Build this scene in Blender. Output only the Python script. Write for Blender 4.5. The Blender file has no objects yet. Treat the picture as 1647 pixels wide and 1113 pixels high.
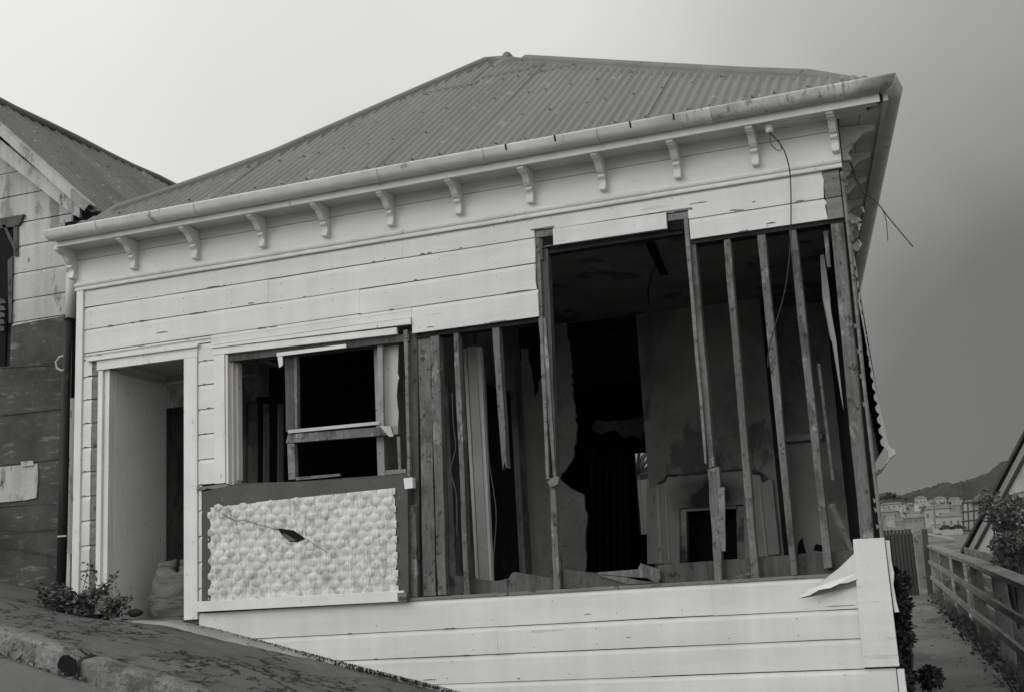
import bpy, bmesh, math, random
from mathutils import Vector, Matrix
sc = bpy.context.scene
R = math.radians
# ------------------------------------------------------------------ camera
RIGHT = Vector((0.93676891, 0.34592445, -0.05291772))
DOWN = Vector((-0.11963637, 0.17446446, -0.97736855))
FWD = Vector((-0.32886341, 0.92189936, 0.20481803))
FPX, PW, PCX, PCY = 2050.476, 1647.0, 823.5, 556.5
cam_d = bpy.data.cameras.new('camera'); cam = bpy.data.objects.new('camera', cam_d)
sc.collection.objects.link(cam); sc.camera = cam
cam_d.sensor_width = 36.0; cam_d.lens = FPX / PW * 36.0
cam_d.clip_start = 0.1; cam_d.clip_end = 8000
cam.matrix_world = Matrix(((RIGHT.x, -DOWN.x, -FWD.x, 0), (RIGHT.y, -DOWN.y, -FWD.y, 0), (RIGHT.z, -DOWN.z, -FWD.z, 0), (0, 0, 0, 1)))

# ------------------------------------------------------------------ world, sun, exposure
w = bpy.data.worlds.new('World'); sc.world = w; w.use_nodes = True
nt = w.node_tree; N = nt.nodes; L = nt.links; N.clear()
SUN_DIR = Vector((-0.50, -0.78, 0.40)).normalized()      # direction towards the (veiled) sun
sky = N.new('ShaderNodeTexSky'); sky.sky_type = 'NISHITA'; sky.sun_disc = False
sky.sun_elevation = math.asin(SUN_DIR.z); sky.sun_rotation = math.atan2(SUN_DIR.x, SUN_DIR.y)
bw = N.new('ShaderNodeRGBToBW'); L.new(sky.outputs[0], bw.inputs[0])
m1 = N.new('ShaderNodeMath'); m1.operation = 'MULTIPLY'; m1.inputs[1].default_value = 0.008
L.new(bw.outputs[0], m1.inputs[0])
tc = N.new('ShaderNodeTexCoord')
def dotn(vec):
    d = N.new('ShaderNodeVectorMath'); d.operation = 'DOT_PRODUCT'; d.inputs[1].default_value = vec
    L.new(tc.outputs['Generated'], d.inputs[0]); return d.outputs['Value']
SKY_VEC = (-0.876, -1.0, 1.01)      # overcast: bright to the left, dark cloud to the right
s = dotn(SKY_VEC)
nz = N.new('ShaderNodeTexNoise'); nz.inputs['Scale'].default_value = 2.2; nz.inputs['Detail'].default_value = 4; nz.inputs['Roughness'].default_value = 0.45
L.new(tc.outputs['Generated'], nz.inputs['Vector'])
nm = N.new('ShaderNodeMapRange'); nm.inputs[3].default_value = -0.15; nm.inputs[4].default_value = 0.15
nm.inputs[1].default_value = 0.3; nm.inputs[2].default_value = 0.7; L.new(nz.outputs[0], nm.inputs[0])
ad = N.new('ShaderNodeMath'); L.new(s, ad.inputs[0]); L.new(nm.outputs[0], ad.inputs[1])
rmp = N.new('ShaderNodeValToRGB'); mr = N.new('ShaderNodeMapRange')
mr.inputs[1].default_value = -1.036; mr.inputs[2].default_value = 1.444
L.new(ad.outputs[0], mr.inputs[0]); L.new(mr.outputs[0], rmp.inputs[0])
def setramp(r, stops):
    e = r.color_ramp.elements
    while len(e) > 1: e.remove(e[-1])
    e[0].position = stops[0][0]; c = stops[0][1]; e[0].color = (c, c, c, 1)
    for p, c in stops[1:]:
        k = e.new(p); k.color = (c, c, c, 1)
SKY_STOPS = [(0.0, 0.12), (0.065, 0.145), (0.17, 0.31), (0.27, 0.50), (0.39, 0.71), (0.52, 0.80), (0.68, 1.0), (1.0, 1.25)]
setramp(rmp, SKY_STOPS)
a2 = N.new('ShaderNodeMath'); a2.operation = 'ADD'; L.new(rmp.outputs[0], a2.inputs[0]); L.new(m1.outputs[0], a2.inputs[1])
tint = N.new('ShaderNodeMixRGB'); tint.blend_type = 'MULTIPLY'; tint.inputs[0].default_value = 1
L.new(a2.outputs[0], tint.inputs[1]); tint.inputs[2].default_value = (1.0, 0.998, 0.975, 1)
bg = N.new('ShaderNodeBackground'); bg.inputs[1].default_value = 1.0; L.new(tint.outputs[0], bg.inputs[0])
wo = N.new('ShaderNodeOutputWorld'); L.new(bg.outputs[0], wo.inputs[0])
sun_d = bpy.data.lights.new('sun', 'SUN'); sun_d.energy = 0.9; sun_d.angle = R(45); sun_d.color = (1, 0.99, 0.97)
sun = bpy.data.objects.new('sun', sun_d); sc.collection.objects.link(sun)
sun.rotation_euler = SUN_DIR.to_track_quat('Z', 'Y').to_euler()
vs = sc.view_settings; vs.view_transform = 'Standard'; vs.look = 'None'; vs.gamma = 1; vs.exposure = 0.0; vs.use_curve_mapping = False

# ------------------------------------------------------------------ measuring helpers (camera stands at the origin)
def ray(px, py):
    d = RIGHT * ((px - PCX) / FPX) + DOWN * ((py - PCY) / FPX) + FWD
    return d / d.y
def Q(px, py, d=8.6): return ray(px, py) * d               # point on the vertical plane y = d
def QX(px, py, X):                                         # on plane x = X
    r = ray(px, py); return r * (X / r.x)
def QZ(px, py, Z):
    r = ray(px, py); return r * (Z / r.z)
def QP(px, py, p, n):
    r = ray(px, py); return r * (n.dot(p) / n.dot(r))
def XZ(pts, d=8.6): return [(Q(x, y, d).x, Q(x, y, d).z) for x, y in pts]
rng = random.Random(7)

# ------------------------------------------------------------------ materials
def mat(name, v, rough=0.8, var=0.08, scale=4.0, stretch=(1, 1, 1), fine=0.06, fscale=60, spots=None, streak=None, bump=0.15, bscale=80, cracks=None, metal=0, tint_=1.0, spec=0.3):
    m = bpy.data.materials.new(name); m.use_nodes = True
    n = m.node_tree.nodes; l = m.node_tree.links; b = n['Principled BSDF']
    b.inputs['Roughness'].default_value = rough; b.inputs['Metallic'].default_value = metal
    b.inputs['Specular IOR Level'].default_value = spec
    co = n.new('ShaderNodeTexCoord')
    def noise(sc_, st, det=5, rg=0.6):
        mp = n.new('ShaderNodeMapping'); mp.inputs['Scale'].default_value = st; l.new(co.outputs['Object'], mp.inputs[0])
        t = n.new('ShaderNodeTexNoise'); t.inputs['Scale'].default_value = sc_; t.inputs['Detail'].default_value = det; t.inputs['Roughness'].default_value = rg
        l.new(mp.outputs[0], t.inputs['Vector']); return t.outputs[0]
    def rng_(src, a, b_, lo, hi):
        r = n.new('ShaderNodeMapRange'); r.inputs[1].default_value = a; r.inputs[2].default_value = b_; r.inputs[3].default_value = lo; r.inputs[4].default_value = hi
        l.new(src, r.inputs[0]); return r.outputs[0]
    def mul(a, c):
        x = n.new('ShaderNodeMath'); x.operation = 'MULTIPLY'
        l.new(a, x.inputs[0])
        if isinstance(c, float): x.inputs[1].default_value = c
        else: l.new(c, x.inputs[1])
        return x.outputs[0]
    cur = rng_(noise(scale, stretch), 0.34, 0.66, v * (1 - var), v * (1 + var))
    cur = mul(cur, rng_(noise(fscale, stretch, 3), 0.32, 0.68, 1 - fine, 1 + fine))
    for sp in (spots or []):                 # (scale, stretch, threshold, factor)
        cur = mul(cur, rng_(noise(sp[0], sp[1], 6, 0.65), 0.5 + (sp[2] - 0.5) * 0.62, 0.5 + (sp[2] - 0.5) * 0.62 + 0.04, 1.0, sp[3]))
    if streak:                               # (scale across, amount)
        cur = mul(cur, rng_(noise(streak[0], streak[2] if len(streak) > 2 else (1, 1, 0.06), 4), 0.3, 0.7, 1 - streak[1], 1 + streak[1] * 0.5))
    if cracks:                               # (scale, width, factor, gate)
        def ridge_line(sc_, wd):
            t = noise(sc_, (1, 1, 1), 5, 0.62)
            q = n.new('ShaderNodeMath'); q.operation = 'SUBTRACT'; l.new(t, q.inputs[0]); q.inputs[1].default_value = 0.5
            ab = n.new('ShaderNodeMath'); ab.operation = 'ABSOLUTE'; l.new(q.outputs[0], ab.inputs[0])
            return rng_(ab.outputs[0], wd * 0.35, wd, cracks[2], 1.0)
        l1 = ridge_line(cracks[0], cracks[1]); l2 = ridge_line(cracks[0] * 2.3, cracks[1] * 1.3)
        mn = n.new('ShaderNodeMath'); mn.operation = 'MINIMUM'; l.new(l1, mn.inputs[0]); l.new(l2, mn.inputs[1]); ln = mn.outputs[0]
        gate = rng_(noise(0.9, (1, 1, 1), 4), cracks[3], cracks[3] + 0.08, 0, 1)
        mx = n.new('ShaderNodeMath'); mx.operation = 'MAXIMUM'
        inv = n.new('ShaderNodeMath'); inv.operation = 'SUBTRACT'; inv.inputs[0].default_value = 1; l.new(gate, inv.inputs[1])
        l.new(ln, mx.inputs[0]); l.new(inv.outputs[0], mx.inputs[1])
        cur = mul(cur, mx.outputs[0])
    cmb = n.new('ShaderNodeCombineColor')
    l.new(cur, cmb.inputs[0]); l.new(mul(cur, 0.998), cmb.inputs[1]); l.new(mul(cur, 0.985 * tint_), cmb.inputs[2])
    l.new(cmb.outputs[0], b.inputs['Base Color'])
    if bump:
        bp = n.new('ShaderNodeBump'); bp.inputs['Strength'].default_value = bump; bp.inputs['Distance'].default_value = 0.01
        l.new(noise(bscale, stretch, 4), bp.inputs['Height']); l.new(bp.outputs[0], b.inputs['Normal'])
    return m
M = {}
M['paint'] = mat('white_weathered_paint', 0.59, 0.7, 0.07, 1.6, (0.5, 1, 3), 0.04, 90, [(9, (0.2, 1, 3.0), 0.71, 0.8), (34, (0.4, 1, 1.3), 0.76, 0.6)], (5, 0.08), 0.1)
M['trim'] = mat('white_trim_paint', 0.63, 0.65, 0.06, 2.5, (1, 1, 1), 0.04, 90, [(22, (1, 1, 0.5), 0.73, 0.6)], (9, 0.08), 0.1)
M['frieze'] = mat('white_frieze_paint', 0.62, 0.7, 0.07, 1.5, (0.5, 1, 2), 0.04, 90, [(16, (0.2, 1, 3), 0.73, 0.65)], None, 0.1)
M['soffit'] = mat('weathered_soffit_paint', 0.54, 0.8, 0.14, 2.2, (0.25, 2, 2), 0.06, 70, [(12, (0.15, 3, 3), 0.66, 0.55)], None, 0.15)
M['gutter'] = mat('gutter_paint', 0.53, 0.55, 0.12, 1.8, (0.4, 2, 2), 0.07, 60, [(9, (1, 1, 0.4), 0.70, 0.5)], (7, 0.10), 0.1)
M['gutterold'] = mat('rust_streaked_gutter_paint', 0.46, 0.6, 0.15, 3, (1, 1, 1), 0.1, 60, [(20, (1.5, 1, 0.3), 0.64, 0.55), (44, (1.5, 1, 0.4), 0.66, 0.7)], (10, 0.2), 0.15)
M['roof'] = mat('grey_roof_iron', 0.155, 0.75, 0.10, 1.0, (1, 0.4, 0.4), 0.10, 50, [(7, (1, 0.5, 0.5), 0.71, 1.5), (26, (1, 1, 1), 0.74, 0.5)], (6, 0.10, (1, 0.08, 0.08)), 0.15)
M['cap'] = mat('grey_roof_capping', 0.135, 0.7, 0.12, 3, (1, 1, 1), 0.08, 50, [(12, (1, 1, 1), 0.72, 0.5)])
M['roofold'] = mat('dark_rusty_roof_iron', 0.14, 0.8, 0.18, 1.6, (0.4, 1, 0.4), 0.12, 50, [(10, (1, 1, 1), 0.70, 2.0), (18, (1, 1, 1), 0.70, 0.4)], None, 0.2)
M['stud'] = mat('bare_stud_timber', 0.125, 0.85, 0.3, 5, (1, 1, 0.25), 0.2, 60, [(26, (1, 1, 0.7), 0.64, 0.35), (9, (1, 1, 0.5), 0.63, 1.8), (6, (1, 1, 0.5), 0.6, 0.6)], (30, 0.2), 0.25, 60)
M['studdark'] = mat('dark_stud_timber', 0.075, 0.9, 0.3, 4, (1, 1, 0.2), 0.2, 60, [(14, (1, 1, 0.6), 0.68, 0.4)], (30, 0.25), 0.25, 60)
M['bare'] = mat('bare_weathered_board', 0.16, 0.9, 0.25, 5, (0.4, 1, 3), 0.15, 60, [(10, (1, 1, 2), 0.62, 0.4)], None, 0.2)
M['char'] = mat('char_and_shade_dark', 0.018, 0.95, 0.4, 6, (1, 1, 0.3), 0.2, 50)  # burnt timber and dark things; also paints in shade behind openings
M['sheet'] = mat('dark_grey_fibre_sheet', 0.075, 0.8, 0.12, 3, (1, 1, 1), 0.08, 80, [(20, (1, 1, 0.5), 0.72, 1.6)])
M['stucco'] = mat('sprayed_texture_coat', 0.57, 0.9, 0.08, 6, (1, 1, 1), 0.06, 90, [(11, (1.6, 1, 0.8), 0.56, 0.72), (30, (3, 1, 0.35), 0.58, 0.66)], (26, 0.13, (1, 1, 0.16)), 0.3, 50)
M['black'] = mat('shade_black', 0.006, 1.0, 0.2, 4, bump=0)  # near black that paints in the dark inside holes, gaps and openings
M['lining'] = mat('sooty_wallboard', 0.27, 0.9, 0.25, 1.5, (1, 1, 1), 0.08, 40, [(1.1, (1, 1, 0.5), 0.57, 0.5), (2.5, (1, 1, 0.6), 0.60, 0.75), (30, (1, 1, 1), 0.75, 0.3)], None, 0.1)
M['board'] = mat('pale_wallboard', 0.42, 0.9, 0.12, 2, (1, 1, 1), 0.05, 40, [(26, (1, 1, 1), 0.76, 0.4)], None, 0.1)
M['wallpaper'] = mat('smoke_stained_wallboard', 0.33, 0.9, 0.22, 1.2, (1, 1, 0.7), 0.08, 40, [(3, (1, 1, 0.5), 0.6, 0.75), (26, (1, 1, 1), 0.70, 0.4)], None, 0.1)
M['porch'] = mat('grey_porch_lining', 0.62, 0.85, 0.08, 2, (1, 1, 1), 0.04, 60, [(20, (1, 1, 0.6), 0.74, 0.35), (9, (3, 3, 0.4), 0.74, 0.6)], None, 0.08)
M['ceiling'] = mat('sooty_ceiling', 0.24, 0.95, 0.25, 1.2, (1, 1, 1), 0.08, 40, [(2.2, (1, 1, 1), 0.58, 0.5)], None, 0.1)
M['floor'] = mat('dirty_floorboards', 0.10, 0.9, 0.3, 3, (1, 0.2, 1), 0.15, 40)
M['surround'] = mat('fireplace_surround', 0.46, 0.8, 0.1, 3, (1, 1, 0.5), 0.06, 50, [(8, (1, 1, 0.5), 0.66, 0.6)], None, 0.1)
M['soot'] = mat('soot_blackened_plaster', 0.30, 0.95, 0.6, 2.0, (1, 1, 0.7), 0.15, 30, [(3, (1, 1, 0.7), 0.47, 0.4)], None, 0.1)
M['nwall'] = mat('grimy_white_weatherboard', 0.39, 0.85, 0.14, 1.6, (1, 1, 0.5), 0.08, 70, [(5, (1, 1, 0.3), 0.60, 0.6), (14, (1, 1, 0.35), 0.68, 0.35)], (8, 0.22), 0.15)
M['tar'] = mat('black_building_paper', 0.042, 0.7, 0.5, 2.2, (1, 1, 1), 0.14, 50, [(5, (0.6, 1, 2.4), 0.62, 2.2), (22, (1, 1, 1), 0.68, 1.9)], None, 0.25, 12)
M['pipe'] = mat('dark_downpipe_paint', 0.022, 0.6, 0.2, 4, (1, 1, 0.2), 0.1, 60, [(16, (1, 1, 0.4), 0.70, 3)])
M['pipelight'] = mat('pale_downpipe_paint', 0.42, 0.7, 0.15, 3, (1, 1, 0.2), 0.1, 60)
M['asphalt'] = mat('cracked_footpath_asphalt', 0.103, 0.95, 0.16, 1.5, (1, 1, 1), 0.16, 110, [(1.3, (1, 1, 1), 0.56, 1.25), (60, (1, 1, 1), 0.62, 1.5), (2.2, (1, 1, 1), 0.62, 0.7)], None, 0.6, 120, cracks=(1.05, 0.014, 0.12, 0.43))
M['road'] = mat('road_asphalt', 0.14, 0.95, 0.12, 2, (1, 1, 1), 0.16, 120, [(30, (1, 1, 1), 0.7, 0.5)], None, 0.5, 120)
M['kerb'] = mat('worn_concrete_kerb', 0.14, 0.9, 0.3, 3, (1, 1, 1), 0.18, 70, [(5, (1, 1, 1), 0.55, 0.6), (20, (1, 1, 1), 0.62, 0.6), (45, (1, 1, 1), 0.62, 1.5)], None, 0.4, 40)
M['concrete'] = mat('pale_concrete', 0.24, 0.9, 0.2, 3, (1, 1, 1), 0.1, 70, [(12, (1, 1, 1), 0.65, 0.5)], None, 0.3, 50)
M['path'] = mat('damp_path_concrete', 0.125, 0.9, 0.25, 0.9, (1, 1, 1), 0.14, 40, [(1.5, (1, 0.4, 1), 0.58, 0.6), (22, (1, 1, 1), 0.72, 1.8)], None, 0.3, 50)
M['soil'] = mat('dark_soil', 0.06, 1.0, 0.35, 5, (1, 1, 1), 0.25, 30, None, None, 0.5, 30)
M['valley'] = mat('bounce_ground', 0.30, 1.0, 0.2, 0.05, bump=0)  # pale so this unseen ground bounces light up to the eaves
M['leafdark'] = mat('dark_leaves', 0.030, 0.7, 0.5, 3, (1, 1, 1), 0.3, 20, bump=0)
M['leaf'] = mat('mid_leaves', 0.075, 0.75, 0.4, 3, (1, 1, 1), 0.3, 20, bump=0)
M['leafweed'] = mat('weed_leaves', 0.085, 0.75, 0.5, 12, (1, 1, 1), 0.3, 40, bump=0)
M['leafshrub'] = mat('pale_shrub_leaves', 0.15, 0.75, 0.4, 6, (1, 1, 1), 0.3, 30, bump=0)
M['dry'] = mat('dry_grass', 0.16, 0.9, 0.3, 3, (1, 1, 1), 0.3, 20, bump=0)
M['fence'] = mat('weathered_fence_timber', 0.165, 0.9, 0.25, 2, (1, 1, 1), 0.15, 30, [(5, (1, 1, 1), 0.62, 0.5)], None, 0.25, 40)
M['fencedark'] = mat('dark_stained_boards', 0.045, 0.85, 0.25, 2, (1, 1, 0.2), 0.15, 40)
M['wire'] = mat('black_cable', 0.03, 0.6, 0.1, bump=0)
M['wirepale'] = mat('pale_cable', 0.28, 0.7, 0.1, bump=0)
M['porcelain'] = mat('porcelain', 0.6, 0.35, 0.1, 20, spec=0.5)
M['sack'] = mat('hessian_sack', 0.13, 0.95, 0.2, 6, (1, 1, 3), 0.15, 60, [(12, (0.4, 0.4, 3), 0.6, 0.55)], None, 0.6, 40)
M['farwall'] = mat('far_house_wall', 0.27, 0.9, 0.15, 0.2, bump=0)
M['farwallmid'] = mat('far_house_wall_grey', 0.18, 0.9, 0.15, 0.2, bump=0)
M['farroof'] = mat('far_house_roof', 0.13, 0.9, 0.2, 0.2, bump=0)
M['farwin'] = mat('far_window', 0.11, 0.5, 0.1, bump=0)
M['grass'] = mat('hillside_grass', 0.12, 1, 0.35, 0.05, (1, 1, 1), 0.2, 0.6, [(0.04, (1, 1, 1), 0.52, 0.55)], bump=0)
M['bush'] = mat('bush_clad_hill', 0.026, 1, 0.4, 0.02, (1, 1, 1), 0.3, 0.15, bump=0)

# ------------------------------------------------------------------ mesh builder
BASE = {}
class MB:
    def __init__(s): s.v = []; s.f = []
    def add(s, vs, fs):
        o = len(s.v); s.v += [Vector(p) for p in vs]; s.f += [tuple(i + o for i in f) for f in fs]; return s
    def box(s, a, b):
        x0, y0, z0 = a; x1, y1, z1 = b
        return s.add([(x0, y0, z0), (x1, y0, z0), (x1, y1, z0), (x0, y1, z0), (x0, y0, z1), (x1, y0, z1), (x1, y1, z1), (x0, y1, z1)],
                     [(0, 3, 2, 1), (4, 5, 6, 7), (0, 1, 5, 4), (1, 2, 6, 5), (2, 3, 7, 6), (3, 0, 4, 7)])
    def extrude(s, pts, off):                     # planar polygon (3D points) extruded by vector
        n = len(pts); off = Vector(off); P = [Vector(p) for p in pts]
        s.add(P + [p + off for p in P], [tuple(range(n - 1, -1, -1)), tuple(range(n, 2 * n))] + [(i, (i + 1) % n, n + (i + 1) % n, n + i) for i in range(n)])
        return s
    def xz(s, pts, y0, y1): return s.extrude([(x, y0, z) for x, z in pts], (0, y1 - y0, 0))
    def px(s, pts, d, depth, back=None): return s.xz(XZ(pts, d), d, d + depth)
    def beam(s, a, b, w, h, up=(0, 0, 1)):
        a = Vector(a); b = Vector(b); d = (b - a).normalized(); up = Vector(up)
        sd = d.cross(up).normalized(); u2 = sd.cross(d).normalized()
        q = [sd * (-w / 2) + u2 * (-h / 2), sd * (w / 2) + u2 * (-h / 2), sd * (w / 2) + u2 * (h / 2), sd * (-w / 2) + u2 * (h / 2)]
        return s.add([a + k for k in q] + [b + k for k in q], [(3, 2, 1, 0), (4, 5, 6, 7)] + [(i, (i + 1) % 4, 4 + (i + 1) % 4, 4 + i) for i in range(4)])
    def tube(s, path, r, n=8, r2=None):
        P = [Vector(p) for p in path]; m = len(P); rows = []
        for i, p in enumerate(P):
            d = (P[min(i + 1, m - 1)] - P[max(i - 1, 0)]).normalized()
            a = d.orthogonal() if i == 0 else (a - d * a.dot(d))
            a.normalize(); b = d.cross(a)
            rr = r if r2 is None else r + (r2 - r) * i / (m - 1)
            rows.append([p + (a * math.cos(2 * math.pi * k / n) + b * math.sin(2 * math.pi * k / n)) * rr for k in range(n)])
        vs = [q for row in rows for q in row]; fs = []
        for i in range(m - 1):
            for k in range(n): fs.append((i * n + k, i * n + (k + 1) % n, (i + 1) * n + (k + 1) % n, (i + 1) * n + k))
        fs.append(tuple(range(n - 1, -1, -1))); fs.append(tuple(range((m - 1) * n, m * n)))
        return s.add(vs, fs)
    def leaves(s, c, rad, n, size, rg, squash=0.5):
        c = Vector(c)
        for _ in range(n):
            while True:
                p = Vector((rg.uniform(-1, 1), rg.uniform(-1, 1), rg.uniform(-1, 1)))
                if p.length < 1: break
            p = p.normalized() * (p.length ** 0.5)
            q = c + Vector((p.x * rad[0], p.y * rad[1], p.z * rad[2]))
            d = Vector((rg.gauss(0, 1), rg.gauss(0, 1), rg.gauss(0, 0.8))).normalized(); e = d.orthogonal().normalized()
            e.rotate(Matrix.Rotation(rg.uniform(0, 6.28), 3, d)); sz = size * rg.uniform(0.6, 1.3)
            s.add([q, q + d * sz * 0.5 + e * sz * squash * 0.5, q + d * sz, q + d * sz * 0.5 - e * sz * squash * 0.5], [(0, 1, 2, 3)])
        return s
    def build(s, name, m, parent=None, smooth=False, bevel=0.0, label=None):
        base = Vector((0, 0, 0))
        if parent is not None:
            r = parent
            while r.parent: r = r.parent
            base = BASE.get(r.name, base)
        me = bpy.data.meshes.new(name); me.from_pydata([tuple(v - base) for v in s.v], [], s.f); me.validate()
        bm = bmesh.new(); bm.from_mesh(me)
        if not smooth or bevel: bmesh.ops.recalc_face_normals(bm, faces=bm.faces)
        bm.to_mesh(me); bm.free(); me.update()
        if smooth:
            for p in me.polygons: p.use_smooth = True
        me.materials.append(M[m] if isinstance(m, str) else m)
        o = bpy.data.objects.new(name, me); sc.collection.objects.link(o)
        if parent is not None: o.parent = parent
        if bevel:
            b = o.modifiers.new('bevel', 'BEVEL'); b.width = bevel; b.segments = 2; b.limit_method = 'ANGLE'
        if label: o['label'] = label
        return o
def tag(o, label, cat, group=None, kind=None):
    if label: o['label'] = label
    if cat: o['category'] = cat
    if group: o['group'] = group
    if kind: o['kind'] = kind
    return o
def thing(name, label, cat, loc, group=None):
    o = bpy.data.objects.new(name, None); sc.collection.objects.link(o); o.location = loc; o.empty_display_size = 0.2
    BASE[o.name] = Vector(loc); return tag(o, label, cat, group)
def rebase(o):                                            # put a one-mesh thing's origin at its own base
    me = o.data; xs = [v.co for v in me.vertices]
    c = Vector((sum(v.x for v in xs) / len(xs), sum(v.y for v in xs) / len(xs), min(v.z for v in xs)))
    for v in me.vertices: v.co -= c
    o.location = c; return o
def copy_tree(o, parent=None):
    c = o.copy(); sc.collection.objects.link(c)
    if parent is not None: c.parent = parent
    for ch in list(o.children): copy_tree(ch, c)
    return c
def jag(pts, step=9, amp=1.6, rg=random.Random(77)):          # ragged outline of torn board, pixel units
    out = []
    for (xa, ya), (xb, yb) in zip(pts, pts[1:] + pts[:1]):
        n = max(1, int(math.hypot(xb - xa, yb - ya) / step))
        for i in range(n):
            t = i / n; j = amp if (0 < i) else amp * 0.5
            out.append((xa + (xb - xa) * t + rg.uniform(-j, j), ya + (yb - ya) * t + rg.uniform(-j, j)))
    return out
def rag(a, b, n, amp, rg=rng):                              # jagged line between two 2D points
    out = []
    for i in range(n + 1):
        t = i / n; out.append((a[0] + (b[0] - a[0]) * t + rg.uniform(-amp, amp), a[1] + (b[1] - a[1]) * t + rg.uniform(-amp, amp)))
    return out

# ================================================================== GROUND
def zf(x): return 0.367 - 0.268 * (x + 6.98)              # the street falls steeply to the right
def QF(px, py, dz=0.0):                                   # ray onto the footpath plane
    r = ray(px, py); d = (0.367 - 0.268 * 6.98 + dz) / (r.z + 0.268 * r.x); return r * d
def lerp_tab(x, T):
    if x <= T[0][0]: return T[0][1]
    for (a, va), (b, vb) in zip(T, T[1:]):
        if x <= b: return va + (vb - va) * (x - a) / (b - a)
    return T[-1][1]
def fp(x, y):                                             # footpath height: dips towards the wall by the doorway
    t = max(0.0, min(1.0, (y - 7.5) / 1.0)); t = t * t * (3 - 2 * t)
    return zf(x) + t * lerp_tab(x, [(-9, -0.20), (-7.3, -0.19), (-6.7, -0.165), (-6.3, -0.095), (-5.9, -0.025), (-5.6, -0.01), (-4.5, -0.01), (-3.8, 0.0)])
KE = [QF(6, 1014), QF(60, 1030), QF(117, 1047), QF(215, 1076), QF(290, 1101)]
k0, k1 = KE[0], KE[-1]; KD = Vector((k1.x - k0.x, k1.y - k0.y)) ; KS = KD.y / KD.x
def ky(x): return k0.y + (x - k0.x) * KS
NX, NY = 300, 44
g = MB(); X0, X1 = -16.0, 7.0
vs_, fs_ = [], []
for i in range(NX + 1):
    x = X0 + (X1 - X0) * i / NX
    for j in range(NY + 1):
        y0, y1 = ky(x) + 0.10, (9.4 if x < -6.97 else 8.64)
        y = y0 + (y1 - y0) * j / NY
        vs_.append((x, y, fp(x, y) + 0.010 * math.sin(x * 3.1 + y * 2.3) * math.sin(y * 2.7) * (1 if 0 < j < NY else 0.3) + rng.uniform(-0.003, 0.003)))
for i in range(NX):
    for j in range(NY):
        a = i * (NY + 1) + j; fs_.append((a, a + NY + 1, a + NY + 2, a + 1))
g.add(vs_, fs_); tag(g.build('footpath', 'asphalt', smooth=True), 'cracked dark asphalt footpath sloping down past the cottage', None, None, 'structure')
# kerb stones
kb = MB(); x = -15.0
while x < 6:
    ln = rng.uniform(0.75, 1.0); x2 = x + ln - 0.022
    dz = rng.uniform(-0.008, 0.008); dy = rng.uniform(-0.008, 0.008)
    n = 16; prof = [(-0.03, -0.35), (-0.024, -0.20), (-0.02, -0.12), (-0.016, -0.06), (-0.008, -0.022), (0.012, -0.004), (0.04, 0.004), (0.09, 0.006), (0.13, 0.004), (0.135, -0.3)]
    rows = []
    for i in range(n + 1):
        xx = x + (x2 - x) * i / n; e = 0.022 if i in (0, n) else 0.007 if i in (1, n - 1) else 0
        wv = 0.007 * math.sin(xx * 7.3) * math.sin(xx * 3.1); rows.append([(xx, ky(xx) + o + dy + wv * 0.6 + rng.uniform(-0.005, 0.005) + e, zf(xx) + z + dz + wv * 0.4 + rng.uniform(-0.004, 0.004) - e * 1.6) for o, z in prof])
    m_ = len(prof); kb.add([p for r_ in rows for p in r_], [(i * m_ + k, (i + 1) * m_ + k, (i + 1) * m_ + k + 1, i * m_ + k + 1) for i in range(n) for k in range(m_ - 1)] + [tuple(range(m_)), tuple(range(n * m_ + m_ - 1, n * m_ - 1, -1))])
    x += ln
tag(kb.build('kerb', 'kerb'), 'worn concrete kerb along the cracked footpath', None, None, 'structure')
ROADDROP = 0.15
rd = MB(); vs_, fs_ = [], []
for i in range(61):
    x = -20 + 30 * i / 60
    for j in range(9):
        y = ky(x) - 0.02 - 9 * (j / 8) ** 1.5
        vs_.append((x, y, zf(x) - ROADDROP - 0.02 * j / 8))
for i in range(60):
    for j in range(8):
        a = i * 9 + j; fs_.append((a, a + 1, a + 10, a + 9))
rd.add(vs_, fs_); tag(rd.build('road', 'road', smooth=True), 'grey road surface below the kerb', None, None, 'structure')
# litter and weeds along the gutter
lt = MB(); rg = random.Random(3)
for _ in range(500):
    x = rg.uniform(-9.5, -5.2); y = ky(x) - abs(rg.gauss(0, 0.035)) - 0.01
    lt.leaves((x, y, zf(x) - ROADDROP + 0.012), (0.01, 0.01, 0.006), 1, 0.05, rg, 0.4)
tag(lt.build('gutter_litter', 'dry'), 'dead leaves and grit lying along the foot of the kerb', 'leaf litter', None, 'stuff')

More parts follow.
